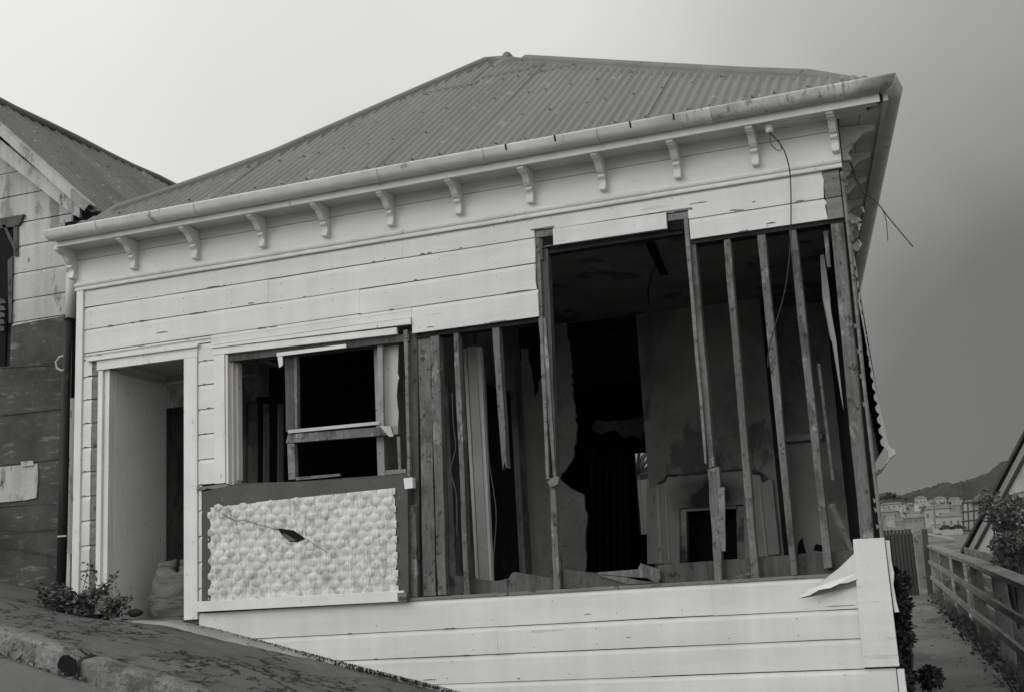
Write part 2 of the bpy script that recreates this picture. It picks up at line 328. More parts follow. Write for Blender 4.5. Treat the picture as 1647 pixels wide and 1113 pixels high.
# side path and terrain
PSL = 0.058
def zp(y): return -0.86 + PSL * (y - 15.3)
FX = lambda y: 0.077 - 0.088 * (y - 15.3)                   # fence line
WX = lambda y: -0.59 - 0.139 * (y - 8.6)                    # right side wall of the cottage
p_ = MB(); vs_, fs_ = [], []
for i in range(80):
    y = 8.9 + 21.5 * i / 79
    for j in range(9):
        t = j / 8; xa = FX(y) - 1.15; xb = FX(y) + 0.05
        vs_.append((xa + (xb - xa) * t, y, zp(y) + rng.uniform(-0.006, 0.006)))
for i in range(79):
    for j in range(8):
        a = i * 9 + j; fs_.append((a, a + 1, a + 10, a + 9))
p_.add(vs_, fs_); tag(p_.build('path', 'path', smooth=True), 'damp narrow path climbing beside the cottage to a closed gate', None, None, 'structure')
def terr(x, y):
    prof = [(8.75, -1.6), (20, -1.5), (30, -1.2), (45, -0.3), (70, 1.4), (110, 3.0), (245, 8.5), (385, 14.0), (595, 27.8), (735, 36.2), (980, 53.5), (1155, 67.2), (1207, 71), (1470, 92), (1800, 96), (5000, 100)]
    for (a, za), (b, zb) in zip(prof, prof[1:]):
        if y <= b:
            z = za + (zb - za) * (y - a) / (b - a); break
    else: z = 100
    if y < 30:
        if x < FX(y) - 0.2: z = zp(y) - 0.05
        elif x > FX(y) + 0.3: z = min(z, zp(y) - 0.5)
        else: z = zp(y) - 0.05 - 0.45 * max(0, min(1, (x - FX(y) + 0.2) / 0.5))
    return z + 0.01 * y ** 0.6 * math.sin(x * 0.03 + y * 0.02) * (1 if y > 30 else 0)
t_ = MB(); xs = [-2500, -1200, -700, -450, -300, -220, -150, -80, -40, -25, -15, -8, -5, -3, -2.5, -2, -1.5, -1, -0.5, -0.2, 0, 0.3, 0.6, 1, 2, 4, 8, 15, 25, 40, 80, 150, 300, 700, 1500]
ys = [8.75, 10, 12, 14, 16, 18, 20, 22, 24, 26, 28, 29.9, 35, 45, 60, 80, 110, 140, 180, 220, 245, 300, 385, 480, 595, 735, 860, 980, 1155, 1300, 1470, 1800, 3000, 5000]
t_.add([(x, y, terr(x, y)) for y in ys for x in xs], [(j * len(xs) + i, j * len(xs) + i + 1, (j + 1) * len(xs) + i + 1, (j + 1) * len(xs) + i) for j in range(len(ys) - 1) for i in range(len(xs) - 1)])
tag(t_.build('terrain', 'grass', smooth=True), 'grassy ground rising to the far hillside suburb', None, None, 'structure')
# foreground ground under everything reaching out behind camera
gb = MB(); gb.add([(-900, -900, -14), (900, -900, -14), (900, 20, -14), (-900, 20, -14)], [(0, 1, 2, 3)])
tag(gb.build('ground', 'valley'), 'unseen lower ground behind the street, pale to bounce light up', None, None, 'structure')
# distant hills
def ridge(name, pts, d, label, depth=1200, m='bush'):
    h = MB(); top = []
    P = pts
    for (a, b) in zip(P, P[1:]):
        n = max(2, int(abs(b[0] - a[0]) / 3))
        for i in range(n):
            t = i / n; q = Q(a[0] + (b[0] - a[0]) * t, a[1] + (b[1] - a[1]) * t, d); top.append(q + Vector((0, 0, rng.uniform(-0.0007, 0.0007) * d)))
    top.append(Q(P[-1][0], P[-1][1], d)); n = len(top)
    rows = []
    for k, (dy, fz) in enumerate([(-depth, 0), (-depth * 0.7, 0.3), (-depth * 0.4, 0.62), (-depth * 0.15, 0.88), (0, 1), (depth * 0.5, 0.7), (depth, 0)]):
        for i, q in enumerate(top):
            zz = 80 + (q.z - 80) * fz + (math.sin(i * 0.21 + k) * 0.006 * d * fz if fz not in (0, 1) else 0)
            rows.append((q.x * (1 + dy / d), q.y + dy, zz))
    h.add(rows, [(k * n + i, k * n + i + 1, (k + 1) * n + i + 1, (k + 1) * n + i) for k in range(6) for i in range(n - 1)])
    tag(h.build(name, m, smooth=True), label, None, None, 'structure')
ridge('hills', [(900, 770), (1000, 760), (1100, 772), (1200, 782), (1300, 796), (1380, 803), (1440, 799), (1462, 792), (1492, 783), (1510, 785), (1545, 774), (1570, 768), (1605, 752), (1640, 735), (1700, 700), (1850, 650), (2100, 700)], 3200, 'dark bush clad ridge across the far skyline')

# ================================================================== THE COTTAGE
H = thing('derelict_cottage', 'half stripped white weatherboard cottage with hipped iron roof and its front wall torn open', 'house', (-3.76, 8.6, -0.6))
FY = 8.6
CLADX0, CLADX1 = -6.868, -0.745
def boardseg(mb, xa, xb, z0, z1, y=FY, rl=0.0, rr=0.0, rg=rng):
    n = max(1, int((xb - xa) / 0.5)); gap = 0.0068
    prof = [(z0 + gap, y + 0.019), (z0 + gap, y), (z0 + gap + (z1 - z0) * 0.35, y), (z0 + gap + (z1 - z0) * 0.62, y), (z1 - 0.030, y), (z1 - 0.020, y + 0.002), (z1 - 0.010, y + 0.006), (z1 + 0.002, y + 0.0085), (z1 + 0.002, y + 0.019)]
    m_ = len(prof); vs, fs = [], []
    for i in range(n + 1):
        x = xa + (xb - xa) * i / n; dz = rg.uniform(-0.0018, 0.0018); dy = rg.uniform(-0.0015, 0.0015)
        am = rl if i == 0 else rr if i == n else 0
        for (z, yy) in prof: vs.append((x + rg.uniform(-am, am), yy + dy, z + dz))
    for i in range(n):
        for k in range(m_ - 1): fs.append((i * m_ + k, (i + 1) * m_ + k, (i + 1) * m_ + k + 1, i * m_ + k + 1))
    fs.append(tuple(range(m_))); fs.append(tuple(range(n * m_ + m_ - 1, n * m_ - 1, -1)))
    mb.add(vs, fs)
wb = MB(); wbb = MB()
def B(xa, xb, z0, z1, rl=0, rr=0): boardseg(wb, xa, xb, z0, z1, FY, rl, rr)
# rows above the openings
B(CLADX0, -3.9172, 2.70, 2.856); B(-3.917, -2.845, 2.698, 2.856, 0, 0.003); B(-2.845, -2.70, 2.752, 2.856, 0.0); B(-2.70, -1.845, 2.74, 2.856); B(-1.845, -1.69, 2.722, 2.856); B(-1.69, -0.742, 2.655, 2.856, 0, 0.010)
B(CLADX0, -5.0972, 2.508, 2.70); B(-5.097, -2.848, 2.504, 2.698, 0, 0.006); B(-1.688, -0.742, 2.503, 2.655, 0, 0.010)
B(CLADX0, -4.2972, 2.309, 2.508); B(-4.297, -2.856, 2.305, 2.504, 0, 0.008)
B(CLADX0, -5.63, 2.252, 2.309); B(-5.63, -3.862, 2.222, 2.311); B(-3.860, -2.845, 2.098, 2.306, 0, 0.006)
J = [2.107, 1.914, 1.716, 1.516, 1.316, 1.116, 0.916, 0.716, 0.516, 0.316, 0.16]
zt = 2.25
for z in J: B(CLADX0, -6.783, z, zt, 0, 0.002); boardseg(wbb, -6.780, -6.722, z, zt, FY + 0.006, 0, 0.002); zt = z
zt = 2.25
for z in J[:6]: B(-5.752, -5.60, z, zt); zt = z
zt = 1.116
for z in J[6:]: B(-5.752, -5.722, z, zt); zt = z
# below the openings
B(-5.748, -1.7472, -0.088, 0.126); B(-1.747, -0.79, -0.092, 0.122)
B(-5.748, -3.2972, -0.278, -0.088); B(-3.297, -1.0172, -0.278, -0.090); B(-1.017, -0.80, -0.278, -0.092)
B(-5.748, -2.1972, -0.468, -0.278); B(-2.197, -0.81, -0.466, -0.278)
B(-5.2, -0.62, -0.66, -0.468); B(-4.6, -0.62, -0.85, -0.66); B(-4, -0.62, -1.04, -0.85); B(-3.4, -0.62, -1.23, -1.04); B(-2.7, -0.62, -1.42, -1.23)
wb_o = wb.build('weatherboards', 'paint', H)
wbb.build('bare_boards', 'bare', H, label='unpainted weathered board ends beside the door'); wbb = MB()
boardseg(wbb, -0.738, -0.632, 2.655, 2.852, FY + 0.004, 0.004, 0.001); boardseg(wbb, -0.738, -0.632, 2.50, 2.655, FY + 0.004, 0.004, 0.001)
wbb.build('bare_boards', 'bare', H, label='unpainted weathered board ends at the right corner'); wbb = MB(); wbb.box((-2.842, FY + 0.008, 2.70), (-2.70, FY + 0.02, 2.75)); wbb.build('bare_boards', 'bare', H); wbb = MB(); wbb.box((-1.842, FY + 0.008, 2.67), (-1.692, FY + 0.02, 2.72))
shade_mb = MB(); shade_mb.box((-2.79, FY + 0.014, 2.63), (-2.70, FY + 0.021, 2.70)); shade_mb.build('notch_shade', 'black', H); shade_mb = MB(); shade_mb.box((-1.845, FY + 0.014, 2.60), (-1.70, FY + 0.021, 2.67)); shade_mb.build('notch_shade', 'black', H)  # black slabs over the sheathing paint in the shade of the notches
wbb.build('bare_boards', 'bare', H, label='unpainted board end in the notch above the opening')
# paint flaked off along the board joints
pk = MB(); rgp = random.Random(17)
def sliver(x, z, ln, h):
    n = 7; top = [(x + ln * i / n, z + h * math.sin(math.pi * i / n) ** 0.7 * rgp.uniform(0.5, 1.3)) for i in range(n + 1)]
    bot = [(x + ln * i / n, z - 0.002 - h * 0.25 * rgp.random()) for i in range(n, -1, -1)]
    pk.xz(top + bot, FY - 0.0035, FY + 0.001)
for zj, xa, xb, cnt in ((2.71, -6.8, -1.0, 14), (2.514, -6.8, -2.95, 12), (2.312, -6.8, -2.95, 12), (2.666, -1.6, -0.85, 5), (2.256, -6.8, -5.9, 3), (-0.08, -5.6, -0.95, 7), (-0.27, -5.0, -0.95, 7), (-0.458, -4.4, -0.95, 6), (2.108, -3.75, -3.0, 4), (2.512, -1.6, -0.85, 4)):
    for _ in range((cnt * 3 + 4) // 5):
        sliver(rgp.uniform(xa, xb), zj + rgp.choice((0, 0, 0, 0.03, 0.10)) * rgp.random(), rgp.choice((0.02, 0.03, 0.05, 0.05, 0.09, 0.16)) * rgp.uniform(0.7, 1.3), rgp.uniform(0.002, 0.0065))
for zj in J[:6]:
    for xa, xb in ((-6.86, -6.80), (-5.74, -5.64)): sliver(rgp.uniform(xa, xb - 0.02), zj + 0.009, rgp.uniform(0.01, 0.04), rgp.uniform(0.002, 0.006))
pko = pk.build('flaked_paint', 'bare', H); pko['kind'] = 'stuff'
nlh = MB()
for z, xa, xb in [(2.78, -6.8, -0.9), (2.60, -6.8, -2.95), (2.40, -6.8, -2.95), (2.20, -3.8, -2.95), (2.58, -1.6, -0.85), (0.02, -5.6, -0.9), (-0.18, -5.3, -0.9), (-0.37, -4.6, -0.95)]:
    x = xa
    while x < xb:
        for dz in (-0.055, 0.05):
            if rgp.random() < 0.55: nlh.xz([(x + 0.0035 * math.cos(a), z + dz + 0.0035 * math.sin(a)) for a in (0, 1.05, 2.1, 3.14, 4.2, 5.24)], FY - 0.0025, FY + 0.001)
        x += 0.455
nlo = nlh.build('nail_heads', 'bare', H); nlo['kind'] = 'stuff'
# torn paint lips above the two notches
tl = MB()
for xa, xb, z in ((-2.87, -2.69, 2.757), (-1.86, -1.66, 2.733)):
    top = rag((xa, z), (xb, z - 0.006), 9, 0.004)
    tl = MB(); tl.xz(top + [(xb, z + 0.008), (xa, z + 0.010)], FY - 0.006, FY + 0.002); tl.build('torn_and_shade_edge', 'bare', H)
# sheathing that backs the boards
sh = MB()
sh.box((-6.9, FY + 0.022, 2.53), (-2.80, FY + 0.05, 3.2)); sh.box((-2.80, FY + 0.022, 2.62), (-1.69, FY + 0.05, 3.2)); sh.box((-1.69, FY + 0.022, 2.53), (-0.64, FY + 0.05, 3.2))
sh.box((-6.9, FY + 0.022, 2.26), (-2.86, FY + 0.05, 2.53)); sh.box((-3.85, FY + 0.022, 2.12), (-2.86, FY + 0.05, 2.26))
sh.box((-5.745, FY + 0.022, 1.12), (-5.60, FY + 0.05, 2.26)); sh.box((-6.9, FY + 0.026, 0.1), (-6.715, FY + 0.05, 2.26))
sh.box((-5.745, FY + 0.022, -1.5), (-0.63, FY + 0.05, 0.10)); sh.box((-5.745, FY + 0.022, 0.1), (-3.96, FY + 0.05, 1.06))
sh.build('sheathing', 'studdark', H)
# corner boards
cb = MB(); cb.box((-6.935, FY - 0.018, 0.1), (-6.870, FY + 0.02, 2.852)); cb.box((-6.953, FY + 0.0, 0.1), (-6.936, FY + 0.12, 2.852)); cb.build('corner_board', 'trim', H, bevel=0.003)
tb = XZ([(1375.4, 868.7), (1423, 866), (1449, 1072), (1396.8, 1074)])
tb = [(-0.795, 0.352)] + rag((-0.795, 0.352), (-0.60, 0.350), 5, 0.002)[1:-1] + [(-0.60, 0.350), (-0.594, -0.452), (-0.812, -0.452), (-0.808, -0.1)]
cb = MB(); cb.xz(tb, FY - 0.026, FY - 0.003); cb.build('corner_board', 'paint', H, bevel=0.002, label='wide pale corner board at the lower right')
ce = MB(); ce.xz([(-0.597, 0.335), (-0.572, 0.33), (-0.574, 0.20), (-0.566, 0.12), (-0.578, 0.05), (-0.572, -0.05), (-0.562, -0.12), (-0.572, -0.12), (-0.59, -0.12)], FY + 0.0, FY + 0.03); ce.build('corner_strip', 'trim', H)
ce = MB(); ce.xz([(-0.612, -0.47), (-0.57, -0.47), (-0.562, -1.3), (-0.612, -1.3)], FY - 0.024, FY + 0.03); ce.build('corner_strip', 'trim', H)
# frieze and its moulding
fr = MB(); fr.box((-6.945, FY - 0.012, 2.90), (-0.605, FY + 0.012, 3.118)); fr.box((-6.945, FY - 0.010, 3.123), (-0.605, FY + 0.012, 3.205)); fr.build('frieze_board', 'frieze', H)
mo = MB(); n = 40; prof = [(0.0, 2.853), (-0.020, 2.853), (-0.024, 2.862), (-0.014, 2.868), (-0.016, 2.884), (-0.028, 2.889), (-0.034, 2.902), (-0.026, 2.912), (-0.016, 2.924), (0.0, 2.926)]
vs_, fs_ = [], []; m_ = len(prof)
for i in range(n + 1):
    x = -6.955 + (6.955 - 0.605) * i / n; dz = rng.uniform(-0.0012, 0.0012)
    vs_ += [(x, FY + o, z + dz) for o, z in prof]
fs_ = [(i * m_ + k, (i + 1) * m_ + k, (i + 1) * m_ + (k + 1) % m_, i * m_ + (k + 1) % m_) for i in range(n) for k in range(m_)] + [tuple(range(m_)), tuple(range(n * m_ + m_ - 1, n * m_ - 1, -1))]
mo.add(vs_, fs_); mo.build('frieze_moulding', 'trim', H)
# soffit boards, fascia
SY = 8.355
def sidex(off, y): return -0.59 + off - 0.139 * (y - 8.6)      # parallel to the skewed side wall
so = MB()
so.box((-6.95, SY, 3.201), (-0.32, 8.470, 3.222)); so.box((-6.95, 8.473, 3.203), (-0.40, FY - 0.01, 3.222))
so.extrude([(sidex(0.275, 8.36), 8.47, 3.201), (sidex(0.275, 15), 15, 3.201), (sidex(0.14, 15), 15, 3.201), (sidex(0.14, 8.6), 8.6, 3.201)], (0, 0, 0.02))
so.extrude([(sidex(0.137, 8.6), 8.6, 3.203), (sidex(0.137, 15), 15, 3.203), (sidex(0.0, 15), 15, 3.203), (sidex(0.0, 8.6), 8.6, 3.203)], (0, 0, 0.02))
so.build('soffit', 'soffit', H)
fa = MB(); fa.box((-6.955, 8.330, 3.176), (-0.30, SY, 3.285)); fa.build('fascia', 'trim', H, bevel=0.003)
fa = MB(); fa.extrude([(sidex(0.278, 8.36), 8.36, 3.186), (sidex(0.278, 15), 15, 3.186), (sidex(0.305, 15), 15, 3.186), (sidex(0.305, 8.33), 8.36, 3.186)], (0, 0, 0.1)); fa.build('fascia', 'soffit', H)
# gutter swept along the front and round the right corner
GP = [(0.0, 3.300), (0.0, 3.230), (0.015, 3.220), (0.04, 3.216), (0.068, 3.220), (0.092, 3.233), (0.108, 3.256), (0.115, 3.280), (0.120, 3.290), (0.120, 3.298), (0.110, 3.298), (0.104, 3.280), (0.085, 3.243), (0.04, 3.222), (0.008, 3.23), (0.008, 3.30)]
def sweep(mb, stations, prof=GP):
    m_ = len(prof); vs, fs = [], []
    for f in stations: vs += [f(o, z) for o, z in prof]
    n = len(stations)
    for i in range(n - 1):
        for k in range(m_): fs.append((i * m_ + k, (i + 1) * m_ + k, (i + 1) * m_ + (k + 1) % m_, i * m_ + (k + 1) % m_))
    fs += [tuple(range(m_)), tuple(range(n * m_ - 1, (n - 1) * m_ - 1, -1))]
    mb.add(vs, fs)
def gz(x): return 0.012 * (x + 6.9) / 6.7 + 0.003 * math.sin(x * 1.3)
def stat(x): return lambda o, z: (x, 8.329 - o, z + gz(x))
GJ = -1.62
gu = MB(); st = [lambda o, z: (-6.945 - 0.32 * o, 8.329 - o, z + gz(-6.95))] + [stat(-6.9 + (GJ + 6.9) * i / 14) for i in range(15)]
sweep(gu, st); gut = gu.build('gutter', 'gutter', H, smooth=True)
gu = MB(); st = [stat(GJ + (-0.45 - GJ) * i / 5) for i in range(6)] + [lambda o, z: (-0.298 + o, 8.329 - o, z + gz(-0.3))]
sweep(gu, st); gut2 = gu.build('gutter', 'gutterold', H, smooth=True, label='rust stained right hand length of gutter')
gu = MB(); sweep(gu, [lambda o, z: (-0.298 + o, 8.329 - o, z + gz(-0.3))] + [(lambda yy: (lambda o, z: (sidex(0.306, yy) + o, yy, z + 0.012)))(8.5 + 6.4 * i / 8) for i in range(9)])
gu.build('gutter', 'gutter', H, smooth=True, label='gutter running back along the right side')
for gx, gp in ((6.58, gut), (5.92, None), (4.0, None), (3.0, None), (2.22, None), (1.60, None), (0.92, None)):
    pass
for px_, py_ in ((150, 372), (308, 336), (602, 278), (772, 247), (955, 215), (1138, 186), (1350, 150)):
    gx = Q(px_, py_, 8.22).x; j = MB()
    pr = [(o + (0.004 if o > 0.01 else 0), z - 0.004) for o, z in GP[1:10]] + [(o - 0.0, z) for o, z in reversed(GP[1:10])]
    sweep(j, [(lambda xx: (lambda o, z: (xx, 8.329 - o, z + gz(xx))))(xx) for xx in (gx - 0.022, gx - 0.018, gx + 0.018, gx + 0.022)], pr)
    j.build('gutter_joint', 'gutter', gut if gx < GJ else gut2, smooth=True)
for px_, py_ in ((813, 240), (892, 225), (1013, 200), (1083, 186)):
    q = Q(px_, py_, 8.205); j = MB()
    sweep(j, [stat(q.x - 0.006), stat(q.x + 0.006)], [(o + 0.003, z) for o, z in GP[6:10]] + [(o, z) for o, z in reversed(GP[6:10])]); j.build('gutter_clip', 'char', gut if q.x < GJ else gut2)
# eave brackets
BP = [(0.0, 3.20), (0.0, 2.955), (0.052, 2.955), (0.058, 2.964), (0.056, 2.980), (0.046, 2.995), (0.044, 3.015), (0.052, 3.032), (0.068, 3.042), (0.078, 3.050), (0.078, 3.062), (0.062, 3.064), (0.062, 3.074), (0.088, 3.078), (0.110, 3.094), (0.128, 3.116), (0.150, 3.136), (0.185, 3.146), (0.208, 3.148), (0.214, 3.156), (0.232, 3.158), (0.240, 3.168), (0.240, 3.20)]
def bracket_mb(x, y0, w, dir_=(0, -1)):
    b = MB(); d = Vector((dir_[0], dir_[1], 0)); s_ = Vector((-dir_[1], dir_[0], 0)) * w
    b.extrude([Vector((x, y0, z)) + d * o - s_ * 0.5 for o, z in BP], s_); return b
b0 = bracket_mb(0, 0, 0.052)
bx = [-6.962, -6.346, -5.747, -5.118, -4.552, -3.985, -3.418, -2.843, -2.285, -1.732, -1.178, -0.632]
first = None
for x in bx:
    if first is None:
        first = bracket_mb(x, FY - 0.012, 0.050).build('eave_bracket', 'trim', H, bevel=0.003); fx = x
    else:
        c = first.copy(); sc.collection.objects.link(c); c.parent = H; c.location = (x - fx, 0, rng.uniform(-0.003, 0.003))
sd = Vector((1, 0.139, 0)).normalized()
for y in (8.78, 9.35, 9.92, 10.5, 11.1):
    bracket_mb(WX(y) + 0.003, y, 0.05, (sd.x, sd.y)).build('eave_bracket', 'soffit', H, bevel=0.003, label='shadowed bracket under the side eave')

# ---- roof
TAN = 0.72; EY = 8.262; EZ = 3.27 + (EY - 8.3) * TAN + 0.02
def rz_(y): return 3.29 + (y - 8.3) * TAN
LH = [(-7.0, 8.262), (-6.72, 8.50), (-6.35, 8.75), (-5.95, 9.03), (-5.468, 9.434), (-5.074, 10.019), (-4.6, 10.72), (-4.083, 11.473)]
APX = (-3.95, 11.42)
RH = [(-3.73, 11.171), (-2.55, 10.20), (-1.3, 9.18), (-0.39, 8.47), (-0.19, 8.262)]
UPP = LH + [APX] + RH
LH = [(x, y - 0.045 if y > 8.6 else y) for x, y in LH]; RH = [(x, y - 0.045 if y > 8.6 else y) for x, y in RH]; APX = (APX[0], APX[1] - 0.045); UPP = LH + [APX] + RH
def hipy(x):
    for a, b in zip(UPP, UPP[1:]):
        if a[0] <= x <= b[0]: return a[1] + (b[1] - a[1]) * (x - a[0]) / (b[0] - a[0])
    return EY
NRM = Vector((0, -TAN, 1)).normalized()
PITCH = 0.0762; vs_, fs_ = [], []; cols = []
nx = int((7.0 - 0.19) / (PITCH / 8)); ROWS = 9
for i in range(nx + 1):
    x = -7.0 + (7.0 - 0.19) * i / nx; yt = max(hipy(x), EY + 0.002)
    for j in range(ROWS + 1):
        y = EY + (yt - EY) * j / ROWS
        amp = 0.0085 * math.cos(2 * math.pi * x / PITCH) + 0.004 * math.sin(x * 2.1 + y * 1.7)
        lap = 0.006 if y < 10.55 + 0.02 * math.sin(x * 9) else 0.0
        vs_.append(Vector((x, y, rz_(y))) + NRM * (amp + 0.01 - (0.0 if lap else 0.0)))
for i in range(nx):
    for j in range(ROWS):
        a = i * (ROWS + 1) + j; fs_.append((a, a + ROWS + 1, a + ROWS + 2, a + 1))
rf = MB(); rf.add(vs_, fs_)
# other slopes, seen only from elsewhere
az = rz_(APX[1]) - 0.02; a3 = (APX[0], APX[1], az); ridge_b = (-3.95, 15.2, az)
lh3 = [(x, y, rz_(y) - 0.01) for x, y in LH]
rf.add(lh3 + [a3, ridge_b, (-7.0, 15.2, 3.29)], [tuple(range(len(LH) + 3))])
rh3 = [(x, y, rz_(y) - 0.01) for x, y in RH]
rf.add([a3] + rh3 + [(sidex(0.3, 15.2), 15.2, 3.29), ridge_b], [tuple(range(len(RH) + 3))])
rf.add([(-7.0, 15.2, 3.29), ridge_b, (sidex(0.3, 15.2), 15.2, 3.29)], [(0, 1, 2)])
roof = rf.build('roof', 'roof', H, smooth=True)
# horizontal sheet laps: a thin wavy lip
def lap(xa, xb, yy, off=0.0):
    l_ = MB(); n = int((xb - xa) / (PITCH / 8)); vs, fs = [], []
    for i in range(n + 1):
        x = xa + (xb - xa) * i / n
        a = 0.0085 * math.cos(2 * math.pi * x / PITCH) + 0.004 * math.sin(x * 2.1 + yy * 1.7) + 0.010
        p0 = Vector((x, yy, rz_(yy))) + NRM * (a + 0.007); p1 = Vector((x, yy + 0.12, rz_(yy + 0.12))) + NRM * (a + 0.002); p2 = Vector((x, yy, rz_(yy))) + NRM * (a - 0.002)
        vs += [p2, p0, p1]
    for i in range(n): fs += [(i * 3, i * 3 + 3, i * 3 + 4, i * 3 + 1), (i * 3 + 1, i * 3 + 4, i * 3 + 5, i * 3 + 2)]
    l_.add(vs, fs); return l_
lap(-4.5, -3.95, 10.46).build('sheet_lap', 'roof', roof, smooth=True); lap(-3.95, -3.42, 10.62).build('sheet_lap', 'roof', roof, smooth=True); lap(-3.42, -2.95, 10.42).build('sheet_lap', 'roof', roof, smooth=True)
# vertical laps
vl = MB()
for x in (-5.52, -4.05, -3.35, -1.9):
    x = round(x / PITCH) * PITCH + PITCH * 0.25; yt = hipy(x) - 0.08
    vl = MB(); vl.extrude([Vector((x - 0.006, EY, rz_(EY))) + NRM * 0.0135, Vector((x - 0.012, EY, rz_(EY))) + NRM * 0.0185, Vector((x - 0.012, yt, rz_(yt))) + NRM * 0.0185, Vector((x - 0.006, yt, rz_(yt))) + NRM * 0.0135], NRM * 0.003); vl.build('sheet_lap', 'roof', roof)
nh = MB(); rg = random.Random(5)
for yy in (8.45, 9.1, 9.75, 10.4, 11.0):
    x = -6.9
    while x < -0.3:
        if hipy(x) > yy + 0.08:
            xx = round(x / PITCH) * PITCH + rg.choice((0, 0, PITCH)); p = Vector((xx, yy + rg.uniform(-0.012, 0.012), rz_(yy))) + NRM * 0.018
            nh.add([p + Vector((-.011, -.008, -.006)), p + Vector((.011, -.008, -.006)), p + Vector((.011, .008, .006)), p + Vector((-.011, .008, .006)), p + NRM * 0.012], [(0, 1, 4), (1, 2, 4), (2, 3, 4), (3, 0, 4)])
        x += PITCH * 3
nho = nh.build('roof_nails', 'studdark', roof); nho['kind'] = 'stuff'
# cappings
def capping(pts, wing, sgn, scal, t0=12, t1=12):
    c = MB(); P = [Vector((x, y, rz_(y))) + NRM * 0.014 for x, y in pts]
    fine = []
    for a, b in zip(P, P[1:]):
        n = max(2, int((b - a).length / 0.02)); fine += [a + (b - a) * i / n for i in range(n)]
    fine.append(P[-1]); acc = 0; vs, fs = [], []
    for i, p in enumerate(fine):
        d = (fine[min(i + 1, len(fine) - 1)] - fine[max(i - 1, 0)]).normalized(); sd_ = d.cross(NRM).normalized() * sgn
        ww = wing; tp_ = max(0.05, min(1, (i + 1) / t0, (len(fine) - i) / t1)); rr = 0.036 * tp_
        low = (0.008 * math.cos(2 * math.pi * p.x / PITCH) - 0.014) if scal else -0.012
        vs += [p + sd_ * (ww - 0.004) + NRM * (low - 0.012), p + sd_ * ww + NRM * low, p + sd_ * 0.05 + NRM * 0.004] + [p + sd_ * (0.05 * math.cos(a)) + NRM * (rr * math.sin(a) + 0.006 * tp_ - 0.02 * (1 - tp_)) for a in (0.3, 0.8, 1.3, 1.8, 2.4, 3.0)] + [p - sd_ * 0.12 - NRM * 0.05]
    k = 10
    for i in range(len(fine) - 1):
        for j in range(k - 1): fs.append((i * k + j, (i + 1) * k + j, (i + 1) * k + j + 1, i * k + j + 1))
    c.add(vs, fs); return c
capping(LH[1:] + [(-4.0, 11.44)], 0.13, 1, False).build('hip_capping', 'cap', roof, smooth=True)
capping(RH[:-2] + [(-0.42, 8.47)], 0.15, 1, True, 8, 25).build('hip_capping', 'cap', roof, smooth=True)
ac = MB(); ct = Vector((-4.0, 11.36, rz_(11.36)))
oc = XZ([(790, 114), (796, 103), (820, 90), (842, 94), (851, 101), (840, 110), (814, 116)], 11.02)
ac.extrude([(x, 11.02, z) for x, z in oc], Vector((0, 0.5, 0.10))); ac.build('apex_cap', 'cap', roof, bevel=0.02)
rc = MB(); rc.tube([Vector(a3) + Vector((0, 0, 0.03)), Vector(ridge_b) + Vector((0, 0, 0.03))], 0.05); rc.build('ridge_capping', 'cap', roof, smooth=True)
# hidden walls of the house: right side, left side, back
SDW = Vector((-0.139, 1, 0)).normalized(); SDN = Vector((1, 0.139, 0)).normalized(); SP0 = Vector((-0.60, 8.72, 0))
def QS(px, py, off=0.0): return QP(px, py, Vector((-0.62, 8.6, 0)) + SDN * off, SDN)
# --- door way trim
dt = MB()
dt.px([(160.5, 592), (298.5, 575.5), (318, 558.5), (318, 561), (144, 586)], 8.575, 0.03) if False else None
dt.xz([(-6.725, 2.150), (-5.752, 2.150), (-5.752, 2.226), (-6.725, 2.232)], FY - 0.014, FY + 0.02)
dt.build('door_head', 'trim', H, bevel=0.002)
dt = MB(); dt.xz([(-6.815, 2.232), (-5.742, 2.226), (-5.732, 2.242), (-5.735, 2.252), (-6.82, 2.254)], FY - 0.036, FY + 0.01); dt.build('door_head_cap', 'trim', H, bevel=0.002)
dt = MB(); dt.box((-5.878, FY - 0.014, 0.085), (-5.755, FY + 0.06, 2.149)); dt.build('door_jamb', 'trim', H, bevel=0.003)
dt = MB(); dt.box((-6.718, FY - 0.004, 0.17), (-6.672, FY + 0.10, 2.149)); dt.box((-6.671, FY + 0.02, 0.17), (-6.622, FY + 0.10, 2.149)); dt.build('door_jamb', 'trim', H, bevel=0.003)
pl = MB(); pl.box((-6.66, FY + 0.10, 0.05), (-6.62, 9.41, 2.30)); pl.build('porch_lining', 'porch', H)
pc = MB(); pc.box((-6.66, FY + 0.05, 2.215), (-5.6, 9.6, 2.24)); pc.box((-6.619, FY + 0.1, 2.135), (-6.60, 9.41, 2.16)); pc.box((-6.60, 9.39, 2.135), (-5.88, 9.41, 2.16)); pc.build('porch_ceiling', 'board', H)
pr_ = MB(); pr_.box((-5.86, FY + 0.06, 0.05), (-5.76, 9.41, 2.2)); pr_.box((-6.66, 9.412, 1.93), (-5.6, 9.44, 2.215)); pr_.build('porch_partition', 'lining', H)
arch = MB(); ap = [(-6.05, 1.96), (-6.05, 2.0)] + [(-5.95 + 0.1 * math.cos(a) * -1, 2.0 + 0.09 * math.sin(a)) for a in (0.0, 0.5, 1.0, 1.57)] + [(-5.86, 2.09), (-5.86, 1.96)]
pj = MB(); pj.xz(rag((-6.06, 0.3), (-6.05, 1.93), 14, 0.004) + [(-6.03, 1.93), (-6.03, 0.3)], 9.405, 9.46); pj.build('inner_door_jamb', 'charx' if False else 'studdark', H)
ps = MB(); ps.box((-6.62, FY + 0.06, -0.2), (-5.87, 9.6, 0.085)); ps.build('porch_floor', 'concrete', H)
